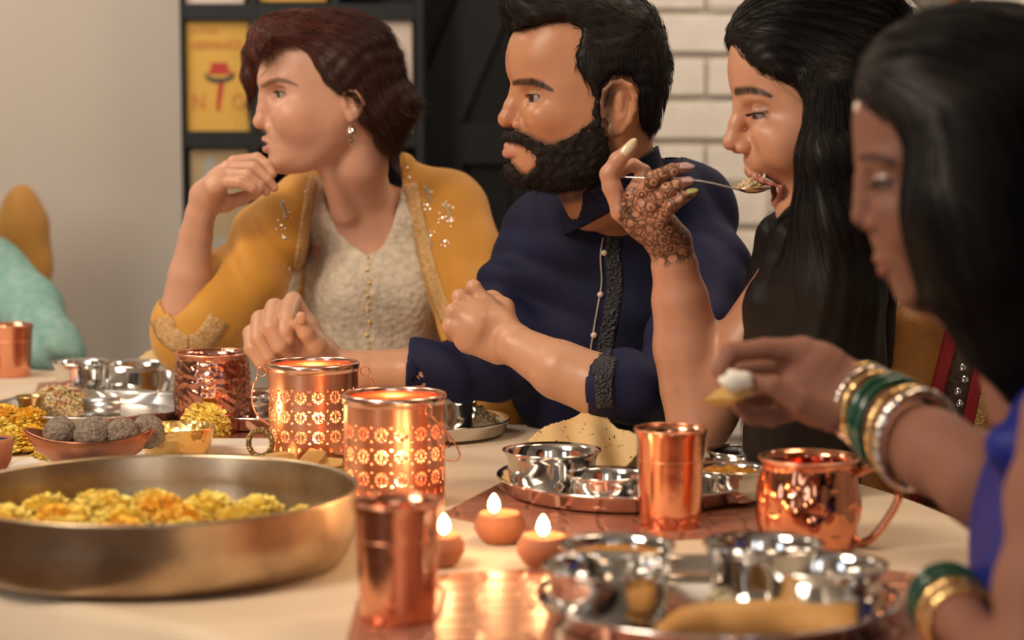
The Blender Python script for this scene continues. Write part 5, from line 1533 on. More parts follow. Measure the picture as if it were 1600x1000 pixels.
# ------------------------------------------------------------------ woman with the spoon
M['dark_blouse'] = mat('dark_blouse', (.03, .012, .014), .6, bump=.3, scale=200)
M['sari_gold'] = mat('sari_gold', (.40, .17, .018), .6, sheen=.2, bump=.4, scale=300, mix=(.30, .11, .012), mixscale=14)
M['sari_red'] = mat('sari_red', (.33, .012, .022), .6, bump=.3, scale=200)
M['sari_dark'] = mat('sari_dark', (.045, .025, .018), .6, bump=.6, scale=200, mix=(.09, .05, .03), mixscale=120)
M['nail_cream'] = mat('nail_cream', (.74, .62, .40), .2, coat=.4)
M['nail_pink'] = mat('nail_pink', (.55, .36, .38), .2, coat=.4)
M['nail_green'] = mat('nail_green', (.42, .45, .16), .2, coat=.4)
M['tooth'] = mat('tooth', (.75, .68, .58), .25)
def skin_henna():
    m = mat('skin_henna', (.6, .3, .2), .42, vcol='col', sss=.1, bump=.15, scale=900, bumpd=.0006)
    nt = m.node_tree; b = nt.nodes['Principled BSDF']; vc = [n for n in nt.nodes if n.type == 'ATTRIBUTE'][0]
    tc = nt.nodes.new('ShaderNodeTexCoord')
    at = nt.nodes.new('ShaderNodeAttribute'); at.attribute_name = 'henna'
    nz = nt.nodes.new('ShaderNodeTexNoise'); nz.inputs['Scale'].default_value = 60; nt.links.new(tc.outputs['Object'], nz.inputs['Vector'])
    vm = nt.nodes.new('ShaderNodeVectorMath'); vm.operation = 'MULTIPLY_ADD'; nt.links.new(nz.outputs['Color'], vm.inputs[0]); vm.inputs[1].default_value = (.006, .006, .006); nt.links.new(tc.outputs['Object'], vm.inputs[2])
    def rings(scale, freq, lo_, hi_):
        v = nt.nodes.new('ShaderNodeTexVoronoi'); v.inputs['Scale'].default_value = scale; v.inputs['Randomness'].default_value = .7
        nt.links.new(vm.outputs[0], v.inputs['Vector'])
        mu = nt.nodes.new('ShaderNodeMath'); mu.operation = 'MULTIPLY'; mu.inputs[1].default_value = freq; nt.links.new(v.outputs['Distance'], mu.inputs[0])
        si = nt.nodes.new('ShaderNodeMath'); si.operation = 'SINE'; nt.links.new(mu.outputs[0], si.inputs[0])
        r = nt.nodes.new('ShaderNodeMapRange'); r.inputs[1].default_value = lo_; r.inputs[2].default_value = hi_; nt.links.new(si.outputs[0], r.inputs[0]); return r.outputs[0]
    def edges(scale, lo, hi):
        v = nt.nodes.new('ShaderNodeTexVoronoi'); v.feature = 'DISTANCE_TO_EDGE'; v.inputs['Scale'].default_value = scale; v.inputs['Randomness'].default_value = .7
        nt.links.new(vm.outputs[0], v.inputs['Vector'])
        r = nt.nodes.new('ShaderNodeMapRange'); r.inputs[1].default_value = lo; r.inputs[2].default_value = hi; r.inputs[3].default_value = 1; r.inputs[4].default_value = 0
        nt.links.new(v.outputs[0], r.inputs[0]); return r.outputs[0]
    a = rings(75, 17, .35, .8); c = rings(150, 16, -.1, .6)
    e_ = edges(75, .03, .09)
    m1 = nt.nodes.new('ShaderNodeMath'); m1.operation = 'MAXIMUM'; nt.links.new(a, m1.inputs[0]); nt.links.new(e_, m1.inputs[1])
    # denser lines where henna > .75
    hi = nt.nodes.new('ShaderNodeMapRange'); hi.inputs[1].default_value = .65; hi.inputs[2].default_value = .85; nt.links.new(at.outputs['Fac'], hi.inputs[0])
    m2 = nt.nodes.new('ShaderNodeMath'); m2.operation = 'MULTIPLY'; nt.links.new(c, m2.inputs[0]); nt.links.new(hi.outputs[0], m2.inputs[1])
    m3 = nt.nodes.new('ShaderNodeMath'); m3.operation = 'MAXIMUM'; nt.links.new(m1.outputs[0], m3.inputs[0]); nt.links.new(m2.outputs[0], m3.inputs[1])
    lo = nt.nodes.new('ShaderNodeMapRange'); lo.inputs[1].default_value = .15; lo.inputs[2].default_value = .4; lo.inputs[4].default_value = .86; nt.links.new(at.outputs['Fac'], lo.inputs[0])
    m4 = nt.nodes.new('ShaderNodeMath'); m4.operation = 'MULTIPLY'; nt.links.new(m3.outputs[0], m4.inputs[0]); nt.links.new(lo.outputs[0], m4.inputs[1])
    mx = nt.nodes.new('ShaderNodeMix'); mx.data_type = 'RGBA'; nt.links.new(m4.outputs[0], mx.inputs[0]); nt.links.new(vc.outputs['Color'], mx.inputs[6]); mx.inputs[7].default_value = (.045, .014, .008, 1)
    nt.links.new(mx.outputs[2], b.inputs['Base Color'])
    return m
M['skin_henna'] = skin_henna()
def nail(parent, px, py, Y, dirpx, Lpx, wpx, m, tilt=.25, face=(0, -1, .25)):
    """a long curved nail plate lying on the finger end"""
    c = Vector(P(px, py, Y)); d = (Vector(P(px+dirpx[0], py+dirpx[1], Y))-c).normalized()
    n = Vector(face); n = (n-d*n.dot(d)).normalized(); s = d.cross(n); L = S(Lpx, Y); w = S(wpx, Y)
    V = []; Fc = []; NU, NV = 12, 8
    for i in range(NU+1):
        t = i/NU; ww = w*(1 if t < .35 else math.sqrt(max(0, 1-((t-.35)/.66)**2)))*(.9+.1*min(1, t*4))
        for j in range(NV+1):
            v = j/NV*2-1; V.append(c+d*(L*(t-.5))+s*(ww*v)+n*(w*.42*(1-v*v)-L*.10*(t*t)))
    for i in range(NU):
        for j in range(NV): k = i*(NV+1)+j; Fc.append((k, k+1, k+NV+2, k+NV+1))
    o = link_mesh('fingernail', faces_any('fingernail', V, Fc), m); q = o.modifiers.new('t', 'SOLIDIFY'); q.thickness = .0007; q.offset = 0
    return local(parent, o)
def long_strands(name, ctrl, N, m, parent, rad=.0006, K=14, seed=1, spread=1.0):
    """ctrl: list of (px, py, Y, halfwidth px, halfdepth m): locks running through these sections"""
    rg = np.random.default_rng(seed); C = [(arrP(a, b, Y), S(w, Y), dd) for a, b, Y, w, dd in ctrl]; n = len(C)
    th = rg.uniform(0, 2*PI, N); rr = np.sqrt(rg.uniform(.55, 1, N)); u = rr*np.cos(th); v = rr*np.sin(th); ph = rg.uniform(0, 6, (N, 1)); end = rg.uniform(.72, 1.0, N); st = rg.uniform(0, .25, N)
    paths = np.zeros((N, K, 3), f32)
    for k in range(K):
        t = (st+(end-st)*k/(K-1))*(n-1); i = np.clip(t.astype(int), 0, n-2); f_ = (t-i)[:, None]; f_s = f_*f_*(3-2*f_)*.5+f_*.5
        c0 = np.array([C[j][0] for j in range(n)]); w0 = np.array([C[j][1] for j in range(n)]); d0 = np.array([C[j][2] for j in range(n)])
        c = c0[i]*(1-f_s)+c0[i+1]*f_s; w = w0[i]*(1-f_[:, 0])+w0[i+1]*f_[:, 0]; d = d0[i]*(1-f_[:, 0])+d0[i+1]*f_[:, 0]
        wob = .0025*np.sin(t*3.1+ph[:, 0]); paths[:, k, 0] = c[:, 0]+u*w+wob; paths[:, k, 1] = c[:, 1]+v*d; paths[:, k, 2] = c[:, 2]+.002*np.sin(t*2+ph[:, 0]*2)
    q = np.linspace(0, 1, K)[None]; r = rad*rg.uniform(.5, 1.4, (N, 1))*(1-.8*q**3)
    V, Fc = strand_mesh(paths, r.astype(f32)); return tag(local(parent, link_mesh(name, arr_mesh(name, V, Fc), m)), kind='stuff')
def build_w3():
    root = thing('person', 'woman with very long black hair eating from a spoon, henna on her hand', 'person', (P(1300, 600, 2.6).x, 2.62, 0), 0, 'dinner guests along the table')
    h = Head((1184, 181), 2.40, pitch=.12, yaw=.10)
    prof = [(1151,163),(1146,150),(1141,133),(1138,107),(1141,80),(1148,55),(1165,20),(1200,-15),(1250,-38),(1310,-40),(1370,-15),(1410,40),(1425,100),(1420,160),(1400,220),(1380,270),
            (1340,300),(1310,330),(1280,352),(1252,362),(1230,360),(1217,348),(1212,334),(1214,320),(1224,304),(1214,288),(1196,277),(1172,270),(1165,260),(1162,250),(1163,242),(1170,230),(1172,205),(1162,180)]
    mc = h.c3(1200, 295, 0)
    H = build_head(h, prof, ((1157,165), (1142,222), (1162,231), 10.5), (1184,181), mouth=((1168,264), (1213,318), (1222,292), .0036, .0050), lid=.0034, gaze=.12, ws=.97, eyeY=.032, eyer=.0130, nose_w=1.0,
        open_mouth=[((mc[0]-.002, 0, mc[2]-.002), (.020, .017, .0125), None)])
    B = SDF(); B.add(lambda Q: H(h.loc(Q)))
    px_chain(B, [(1320,250,2.42,56), (1330,340,2.46,60), (1340,420,2.52,80)], .02, .02)
    px_chain(B, [(1255,345,2.42,20), (1300,400,2.46,30)], .02, .02)
    lo1, hi1 = bbox_w(h, .0, (-.15,-.11,-.24), (.14,.11,.15)); vh = polygonize(B, lo1, hi1, .0019)
    # right arm: shoulder, elbow on the table, wrist
    A = SDF()
    px_chain(A, [(1285,405,2.44,62), (1240,440,2.44,56), (1165,540,2.44,52), (1108,636,2.45,48), (1094,655,2.45,50)], .005, 0)
    px_chain(A, [(1094,655,2.45,49), (1086,610,2.455,54), (1074,540,2.455,54), (1063,470,2.45,45), (1054,415,2.445,36), (1048,385,2.44,31)], .005, .015)
    w = (1046,382,2.44)
    ks = [(990,300,2.425,12.5), (1000,312,2.405,13), (1014,326,2.398,12.5), (1030,342,2.40,12)]
    for kx, ky, kY, r in ks: px_chain(A, [(w[0]+(ky-320)*.25, w[1]-4, 2.44, 25), ((w[0]+kx)/2, (w[1]+ky)/2, (2.44+kY)/2, 22), (kx, ky, kY, r)], .01, .012)
    px_chain(A, [(1036,376,2.44,24), (1000,352,2.425,19), (972,330,2.42,16)], .01, .012)
    TH_ = [(1010,362,2.43,18), (972,330,2.42,15.5), (956,292,2.42,14.5), (951,272,2.42,13.5), (966,250,2.418,13), (981,236,2.415,10.5), (988,228,2.414,8)]
    px_chain(A, TH_, .004, .006)
    fg = [[(990,300,2.425,12),(1006,268,2.445,11),(990,258,2.447,10.5),(972,266,2.445,9),(968,272,2.444,8)],
          [(1000,308,2.403,12.5),(1020,279,2.385,12.2),(1050,266,2.385,10.5),(1072,261,2.388,8)],
          [(1014,324,2.396,12.5),(1042,297,2.377,11.5),(1062,287,2.377,9.8),(1076,283,2.380,7.5)],
          [(1030,341,2.40,12),(1050,321,2.377,11),(1068,308,2.375,9.4),(1082,301,2.378,7)]]
    for f_ in fg: finger(A, f_, .0022)
    lo, hi = px_box((930,212), (1330,715), 2.34, 2.56, 0); va = polygonize(A, lo, hi, .0020)
    def armcol(V):
        nz = noise3(V, 60, 3)*.5+noise3(V, 160, 5)*.5; return np.array([.50,.245,.150])*(1+.06*nz[:, None])
    def headcol(V):
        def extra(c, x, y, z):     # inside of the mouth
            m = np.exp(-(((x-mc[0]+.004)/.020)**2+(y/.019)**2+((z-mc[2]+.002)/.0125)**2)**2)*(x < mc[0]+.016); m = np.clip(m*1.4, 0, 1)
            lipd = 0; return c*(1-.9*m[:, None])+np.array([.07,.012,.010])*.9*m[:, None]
        return head_colors(h, h.loc(V), (.56,.285,.175), (.38,.12,.09), 1.0, (.014,.009,.008), [(1147,146,4),(1158,142,6.4),(1172,141,6.2),(1188,144,5),(1204,151,2.4)], .026, extra, liner=.4)
    nh = len(vh[0])
    arm = sdf_obj('body', [vh, va], M['skin_henna'], root, lambda V: np.concatenate([headcol(V[:nh]), armcol(V[nh:])]))
    V2 = np.empty(len(arm.data.vertices)*3, f32); arm.data.vertices.foreach_get('co', V2); V2 = V2.reshape(-1, 3)
    px = 800+F*(V2[:, 0]/V2[:, 1]); zz = V2[:, 2]
    def zat(py): return P(1000, py, 2.42).z
    # henna: strongest at the wrist and the little-finger side of the back of the hand
    hn = np.zeros(len(V2), f32)
    zl = np.interp(zz, [zat(425), zat(395), zat(375), zat(330), zat(300), zat(285)], [0, .55, 1, .62, .5, .0]); hn = zl*(V2[:, 1] < 2.452)
    xl = 980-(zz-zat(330))*350; hn *= np.clip((V2[:, 0]-P(962, 330, 2.42).x)/.008, 0, 1)
    fl = (V2[:, 0] > P(1005, 300, 2.4).x)*(zz > zat(345))*np.interp(V2[:, 0], [P(1005,300,2.4).x, P(1058,300,2.4).x, P(1066,300,2.4).x], [.6, .5, 0])*(V2[:, 1] < 2.395); hn = np.maximum(hn, fl)
    dk = np.exp(-(((V2[:, 0]-P(1056,366,2.42).x)/.017)**2+((zz-zat(366))/.017)**2)); hn = np.maximum(hn, dk*1.0*(V2[:, 1] < 2.46))
    tail = np.exp(-(((V2[:, 0]-P(1040,400,2.44).x)/.006)**2+((zz-zat(402))/.012)**2)); hn = np.maximum(hn, tail*.7*(V2[:, 1] < 2.46))
    hn[:nh] = 0
    a = arm.data.attributes.new('henna', 'FLOAT', 'POINT'); a.data.foreach_set('value', hn.astype(f32))
    nail(arm, 984, 229, 2.4035, (9, -11), 31, 7.6, M['nail_cream'], face=(-.1, -1, -.1))
    nail(arm, 1074, 259, 2.380, (10, 0), 24, 5.6, M['nail_pink'], face=(0, -.8, .7))
    nail(arm, 1076, 281, 2.3725, (10, 0), 20, 5, M['nail_pink'], face=(0, -.8, .7))
    nail(arm, 1082, 298, 2.3715, (10, -2), 18, 5, M['nail_green'], face=(0, -.8, .7))
    eyeballs(h, root, iris=(.03,.014,.008), up=-.35); lashes(h, root, 34, .0085, .5)
    tc = h.wld((mc[0]+.010, 0, h.c(1180,268)[1]))
    # upper teeth
    for i in range(6):
        y = (i-2.5)*.0062; c = Vector(h.wld((h.c(1180,272)[0]-abs(i-2.5)**2*.0012, y, h.c(1180,275)[1])))
        bm = bmesh.new(); box_bm(bm, (-.0018, -.0028, -.0045), (.0018, .0028, .003), .0010)
        for v in bm.verts: v.co += c
        local(root, bm_obj('tooth', bm, M['tooth'], None))
    # hair: cap and long fall
    outer = [(1136,66),(1140,40),(1158,14),(1180,-10),(1215,-40),(1260,-56),(1320,-56),(1385,-25),(1425,30),(1440,100),(1436,170),(1420,240),(1400,310),(1330,350),(1250,362),(1215,345),(1212,320),(1165,262),(1150,200),(1146,150),(1138,100)]
    region = [(1128,62),(1138,20),(1170,-80),(1480,-80),(1480,400),(1236,400),(1240,325),(1244,276),(1254,227),(1262,180),(1259,150),(1245,141),(1226,131),(1200,120),(1177,107),(1158,90),(1146,74)]
    def dsp(q): return .0006*np.sin(q[:, 1]*500+q[:, 0]*160-q[:, 2]*420)+.002*noise3(q, 28, 6)
    hf0 = region_shell(h, outer, region, .008, .010, .05, dsp, .97)
    HF = SDF(); HF.add(hf0)
    px_chain(HF, [(1300,150,2.315,34), (1302,250,2.30,48), (1306,350,2.30,62), (1300,450,2.31,78), (1285,560,2.33,92), (1262,690,2.35,88)], .03, .03)
    px_chain(HF, [(1360,150,2.44,52), (1372,300,2.44,52), (1362,420,2.44,40), (1350,560,2.46,46)], .03, .03)
    px_chain(HF, [(1268,330,2.40,26), (1248,380,2.375,40), (1226,480,2.355,56), (1222,700,2.35,60)], .03, .02)
    px_chain(HF, [(1262,330,2.47,28), (1230,375,2.465,42), (1212,450,2.47,40), (1208,560,2.45,42), (1205,690,2.42,44)], .03, .004)
    HF.add(lambda Q: .0007*np.sin(Q[:, 0]*300+6*noise3(Q, 14, 3))*np.clip((arrP(1300,180,2.3)[2]-Q[:, 2])/.05, 0, 1), 0, 'd')
    lo, hi = px_box((1120,-80), (1460,800), 2.20, 2.58, 0); vv = polygonize(HF, lo, hi, .0034)
    hair = sdf_obj('hair', [vv], M['hair_black'], root); hair['label'] = 'very long straight black hair'
    pt = h.c(1150, 60)
    def flow(p):
        q = h.loc(p); x, y, z = q.T
        s = np.clip((z-.045)/.06, 0, 1)
        r = np.stack([-.9*s-.25, .55*np.sign(y)*s, -.25*s-1.0*(1-s)], 1); return r@h.R.T
    capsel = lambda v: v[:, 2] > arrP(1300, 300, 2.4)[2]
    surf_strands('hair_strands', HF, vv[0], 5200, flow, 12, .010, .0004, M['hair_black'], hair, .002, 4, .04, sel=capsel, wob=.06)
    long_strands('long_strands', [(1298,120,2.33,34,.05),(1304,250,2.31,52,.05),(1306,400,2.31,76,.055),(1290,540,2.33,96,.055),(1262,715,2.35,98,.055)], 2600, M['hair_black'], hair, .0005, 14, 3)
    long_strands('long_strands', [(1262,330,2.40,24,.03),(1240,390,2.375,44,.035),(1222,520,2.355,58,.035),(1216,715,2.35,62,.035)], 1000, M['hair_black'], hair, .0005, 12, 5)
    # clothes
    K = SDF(); K.ell(arrP(1330,640,2.66), (S(125,2.6), .10, S(240,2.6)), .02)
    px_chain(K, [(1300,430,2.60,50), (1400,450,2.66,56)], .03, .04)
    K.add(planar([(1100,440),(1480,420),(1480,860),(1100,860)], 2.6), .002, 'i')
    lo, hi = px_box((1180,400), (1480,860), 2.5, 2.82, 0); v = polygonize(K, lo, hi, .006)
    sdf_obj('blouse', [v], M['dark_blouse'], root)
    D = SDF(); D.ell(arrP(1450,640,2.56), (S(118,2.5), .075, S(200,2.5)), .02)
    px_chain(D, [(1418,520,2.50,34), (1405,640,2.47,42), (1395,760,2.45,44)], .02, .03)
    px_chain(D, [(1480,470,2.54,50), (1480,760,2.50,70)], .03, .03)
    D.add(planar([(1300,484),(1620,470),(1620,830),(1300,830)], 2.5), .002, 'i')
    D.add(folds(.009, (1, .1, .25), 34, 7, .8), 0, 'd')
    lo, hi = px_box((1330,440), (1610,850), 2.36, 2.72, 0); v = polygonize(D, lo, hi, .005)
    dup = sdf_obj('dupatta', [v], M['sari_gold'], root); bd = BVHTree.FromPolygons(v[0].tolist(), v[1].tolist())
    surf_ribbon('red_border', [(1496,486),(1482,540),(1464,610),(1446,680),(1436,740),(1432,790)], 22, bd, M['sari_red'], dup)
    surf_ribbon('dark_border', [(1524,486),(1512,540),(1494,610),(1478,680),(1468,740),(1464,790)], 36, bd, M['sari_dark'], dup)
    surf_ribbon('red_border', [(1549,486),(1537,540),(1522,610),(1508,680),(1500,740),(1496,790)], 18, bd, M['sari_red'], dup)
    surf_ribbon('gold_border', [(1560,486),(1552,540),(1540,610),(1526,680),(1516,740),(1512,790)], 16, bd, M['mustard_trim'], dup)
    for i in range(16):
        t = i/15; x = 1522-58*t+(4 if i % 2 else -3); y = 500+280*t
        bead_at(bd, x, y, 6.2, 2.45, M['mirror'], dup, 'mirror_disc', .25, .002, 10)
    return h
h3 = build_w3()
# the spoon she eats from
sp_ = thing('spoon', 'steel spoon carrying rice into the long haired woman\'s open mouth', 'spoon', P(1085, 278, 2.40))
hp = smooth_path([P(968,276,2.425), P(1010,278,2.410), P(1060,279,2.398), (P(1100,284,2.395)), P(1140,293,2.395), P(1152,296,2.395)], 6)
V = []; Fc = []
for i, p in enumerate(hp):
    t = i/(len(hp)-1); w_ = .0042-.0022*t; 
    for a in range(8): V.append(p+Vector((0, math.cos(2*PI*a/8)*w_, math.sin(2*PI*a/8)*.0011)))
for i in range(len(hp)-1):
    for a in range(8): Fc.append((i*8+a, i*8+(a+1) % 8, (i+1)*8+(a+1) % 8, (i+1)*8+a))
local(sp_, link_mesh('handle', faces_any('handle', V, Fc), M['steel']))
c = P(1176, 294, 2.395); V = []; Fc = []
for i in range(9):
    r = i/8
    for a in range(28):
        th = 2*PI*a/28; V.append(c+Vector((.0215*r*math.cos(th), .0135*r*math.sin(th), -.0065*(1-r*r))))
for i in range(8):
    for a in range(28): Fc.append((i*28+a, i*28+(a+1) % 28, (i+1)*28+(a+1) % 28, (i+1)*28+a))
o = link_mesh('spoon_bowl', faces_any('spoon_bowl', V, Fc), M['steel_warm'] if 'steel_warm' in M else mat('steel_warm', (.72, .58, .40), .2, 1)); s_ = o.modifiers.new('t', 'SOLIDIFY'); s_.thickness = .0012; local(sp_, o)
o = grains('rice_bite', None, None, c+Vector((-.002, 0, -.001)), .015, .010, .011, 160, .0040, .0013, [('rice', 6), ('rice_yellow', 4)], 9, parent=sp_); local(sp_, o); tag(o, kind='stuff')

# ------------------------------------------------------------------ woman in blue, nearest
M['skin_matte'] = mat('skin_matte', (.25, .11, .07), .6, vcol='col', sss=.08, spec=.25)
M['blue_silk'] = mat('blue_silk', (.003, .014, .20), .55, spec=.3, bump=.3, scale=300)
M['bangle_green'] = mat('bangle_green', (.008, .07, .035), .15, coat=.6)
M['bangle_gold'] = mat('bangle_gold', (.80, .54, .24), .25, 1, bump=.6, scale=200, voronoi=True)
M['bangle_silver'] = mat('bangle_silver', (.80, .76, .70), .2, 1, bump=1, scale=160, voronoi=True)
def build_w4():
    root = thing('person', 'dark haired woman in a blue sari with bangles, nearest the camera at the right', 'person', (P(1640, 700, 1.62).x, 1.64, 0), 0, 'dinner guests along the table')
    h = Head((1380, 288), 1.72, pitch=.20, yaw=.02)
    prof = [(1345,284),(1341,265),(1337,240),(1335,215),(1334,185),(1339,150),(1356,105),(1392,65),(1445,35),(1505,20),(1575,25),(1640,60),(1690,120),(1706,190),(1690,260),(1650,330),(1610,380),
            (1545,420),(1505,452),(1465,472),(1432,480),(1409,477),(1400,466),(1396,452),(1389,440),(1381,424),(1374,406),(1366,388),(1360,370),(1359,352),(1360,335),(1352,300)]
    H = build_head(h, prof, ((1350,284), (1347,337), (1368,350), 13), (1375,288), mouth=((1373,404), (1382,424), (1402,406), .0040, .0048), lid=.0018, gaze=.1, ws=.95, eyeY=.031, eyer=.0124, nose_w=.95)
    B = SDF(); B.add(lambda Q: H(h.loc(Q)))
    px_chain(B, [(1560,380,1.72,85), (1590,470,1.72,85), (1640,600,1.72,110)], .02, .02)
    px_chain(B, [(1450,462,1.72,22), (1545,520,1.70,50)], .02, .02)
    lo, hi = bbox_w(h, .0, (-.17,-.11,-.26), (.14,.11,.15)); vh = polygonize(B, lo, hi, .0026)
    A = SDF()   # raised arm with food
    px_chain(A, [(1600,800,1.72,74), (1540,752,1.74,70), (1460,706,1.80,60), (1390,660,1.86,50), (1338,624,1.90,43)], .02, 0)
    for (pts) in ([(1330,610,1.90,42),(1280,570,1.90,34),(1250,548,1.90,22)], [(1330,622,1.90,40),(1270,600,1.91,32),(1238,575,1.915,24)], [(1326,632,1.89,36),(1275,630,1.90,30),(1236,618,1.90,26)]): px_chain(A, pts, .015, .02)
    fg = [[(1252,550,1.90,23),(1195,545,1.895,17),(1142,552,1.89,16),(1126,580,1.885,14),(1134,608,1.88,12)],
          [(1248,572,1.92,20),(1195,574,1.925,16),(1150,580,1.92,15),(1140,604,1.905,12.5)],
          [(1240,612,1.93,20),(1190,628,1.935,16),(1160,634,1.93,14),(1146,622,1.92,12)],
          [(1244,636,1.915,20),(1205,652,1.905,15),(1172,650,1.90,13),(1156,636,1.895,11.5)],
          [(1300,650,1.87,26),(1250,626,1.865,21),(1208,602,1.865,16),(1176,598,1.87,13)]]
    for f_ in fg: finger(A, f_, .004)
    lo, hi = px_box((1095,505), (1690,880), 1.60, 2.0, 0); va = polygonize(A, lo, hi, .0026)
    N = SDF()   # near arm beside the camera
    px_chain(N, [(1680,660,1.56,88), (1650,780,1.50,72), (1622,920,1.46,62), (1606,1075,1.42,56)], .02, 0)
    px_chain(N, [(1606,1080,1.42,56), (1560,1030,1.48,50), (1500,968,1.58,38), (1486,950,1.63,34)], .02, .02)
    px_chain(N, [(1486,950,1.63,34), (1530,925,1.68,32), (1560,905,1.70,26)], .02, .015)
    for i, (dx, dy) in enumerate(((0,-14),(4,-2),(6,10),(4,22))): px_chain(N, [(1560,905,1.70,20), (1586+dx,896+dy,1.70,10), (1612+dx,896+dy,1.69,9), (1628+dx,904+dy,1.68,8)], .004, .004)
    px_chain(N, [(1520,930,1.66,18), (1545,945,1.64,12), (1570,948,1.63,10)], .004, .006)
    lo, hi = px_box((1430,560), (1800,1150), 1.33, 1.80, 0); vn = polygonize(N, lo, hi, .003)
    def col(V):
        def extra(c, x, y, z):
            far = (V[:, 2] < P(1500, 490, 1.7).z) ; pl = np.array([.25,.112,.075])*(1+.05*noise3(V, 60, 3)[:, None]); return np.where(far[:, None], pl, c)
        return head_colors(h, h.loc(V), (.22,.10,.068), (.30,.02,.03), .95, (.01,.007,.006), [(1344,250,3),(1358,245,6),(1378,247,6),(1398,258,3)], .026, extra, liner=.5)
    sdf_obj('body', [vh, va, vn], M['skin_matte'], root, col)
    eyeballs(h, root, iris=(.02,.01,.006), up=-.6); lashes(h, root, 26, .010, .9)
    tk = bpy.data.meshes.new('tikka'); bm = bmesh.new(); bmesh.ops.create_uvsphere(bm, u_segments=16, v_segments=10, radius=.0058)
    cc = Vector(h.wld((h.c(1342,168)[0], .006, h.c(1342,168)[1])))
    for v in bm.verts: v.co += cc
    bm.to_mesh(tk); bm.free(); local(root, link_mesh('forehead_jewel', tk, M['pearl']))
    outer = [(1330,172),(1332,140),(1345,95),(1380,52),(1435,18),(1500,2),(1580,5),(1655,42),(1710,110),(1730,200),(1710,290),(1660,380),(1560,460),(1480,480),(1409,477),(1396,450),(1366,388),(1360,340),(1345,284),(1335,215)]
    region = [(1325,165),(1340,120),(1360,-40),(1820,-40),(1820,520),(1450,520),(1418,480),(1424,430),(1427,380),(1426,320),(1420,270),(1406,218),(1385,194),(1362,180),(1345,166)]
    def dsp(q): return .0020*noise3(q, 26, 6)
    hf0 = region_shell(h, outer, region, .006, .008, .05, dsp, .95)
    HF = SDF(); HF.add(hf0)
    px_chain(HF, [(1500,200,1.66,70), (1500,330,1.64,74), (1520,420,1.64,72), (1585,500,1.66,78), (1680,620,1.70,90)], .03, .03)
    px_chain(HF, [(1640,200,1.74,90), (1660,400,1.76,110), (1720,620,1.78,110)], .03, .03)
    lo, hi = px_box((1310,-60), (1860,760), 1.52, 1.90, 0); vv = polygonize(HF, lo, hi, .0045)
    hair = sdf_obj('hair', [vv], M['hair_black'], root)
    def flow(p):
        q = h.loc(p); x, y, z = q.T; s = np.clip((z-.045)/.06, 0, 1)
        r = np.stack([-.8*s-.15, .5*np.sign(y)*s, -.3*s-1.0*(1-s)], 1); return r@h.R.T
    surf_strands('hair_strands', HF, vv[0], 4200, flow, 12, .009, .0005, M['hair_black'], hair, .002, 4, .05, wob=.08)
    K = SDF(); K.ell(arrP(1662,880,1.66), (S(156,1.6), .12, S(300,1.6)), .02)
    px_chain(K, [(1600,700,1.60,62), (1700,640,1.66,80)], .03, .03)
    K.add(folds(.008, (1, .1, .15), 44, 7, .8), 0, 'd')
    px_chain(K, [(1560,430,1.72,95), (1610,560,1.70,95)], .02, .01, 's')
    lo, hi = px_box((1480,560), (1880,1200), 1.48, 1.84, 0); v = polygonize(K, lo, hi, .005)
    sdf_obj('sari', [v], M['blue_silk'], root)
    # bangles
    def bangle(c, ax, R, r, m, name, owner=root, seg=48):
        ax = Vector(ax).normalized(); a = ax.cross(Vector((0, 0, 1))).normalized(); b = ax.cross(a)
        pts = [Vector(c)+a*R*math.cos(2*PI*k/seg)+b*R*math.sin(2*PI*k/seg) for k in range(seg)]
        V, Fc = tube_arrays(pts, r, 10, True); o = link_mesh(name, faces_any(name, V, Fc), m); return local(owner, o)
    p0, p1 = P(1345, 628, 1.895), P(1436, 690, 1.815); ax = (p1-p0)
    for t, R, r, m, nm in ((.02,.036,.0030,'bangle_gold','gold_bangle'),(.14,.037,.0026,'bangle_silver','silver_bangle'),(.28,.037,.0034,'bangle_gold','gold_bangle'),(.46,.040,.0044,'bangle_green','green_bangle'),(.60,.041,.0044,'bangle_green','green_bangle'),(.78,.041,.0034,'bangle_gold','gold_bangle'),(.96,.043,.0045,'bangle_silver','silver_bangle')):
        bangle(p0+ax*t, ax+Vector((0, 0, .02)), R, r, M[m], nm)
    p0, p1 = P(1478, 938, 1.65), P(1512, 985, 1.56); ax = (p1-p0)
    for t, m, nm in ((.0,'bangle_green','green_bangle'),(.25,'bangle_green','green_bangle'),(.55,'bangle_gold','gold_bangle'),(.85,'bangle_gold','gold_bangle')):
        bangle(p0+ax*t, ax, .029, .0040, M[m], nm)
build_w4()
# bite of bread with curd held in her fingers
bm = bmesh.new(); r_ = random.Random(2)
for (px, py, Y) in ((1100,624,1.870),(1108,634,1.885),(1184,584,1.87),(1192,604,1.89),(1150,622,1.862),(1150,594,1.88),(1180,614,1.872),(1124,606,1.868),(1140,634,1.89)): bm.verts.new(P(px, py, Y))
bmesh.ops.convex_hull(bm, input=bm.verts[:]); bmesh.ops.delete(bm, geom=[v for v in bm.verts if not v.link_faces], context='VERTS')
bt = bm_obj('bread_piece', bm, M['bread_pale'] if 'bread_pale' in M else mat('bread_pale', (.66, .42, .12), .6), None, False); bt.name = 'bread_piece'
tag(bt, 'folded piece of flatbread with white curd pinched in bangled hand', 'bread')
bm = bmesh.new(); bmesh.ops.create_icosphere(bm, subdivisions=3, radius=1)
c = P(1152, 594, 1.862)
for v in bm.verts: v.co = Vector((v.co.x*.016, v.co.y*.009, v.co.z*.010))*(1+.15*math.sin(v.co.x*5+v.co.z*4)) + c
o = bm_obj('curd', bm, M['white_ceramic'], None); o.parent = bt

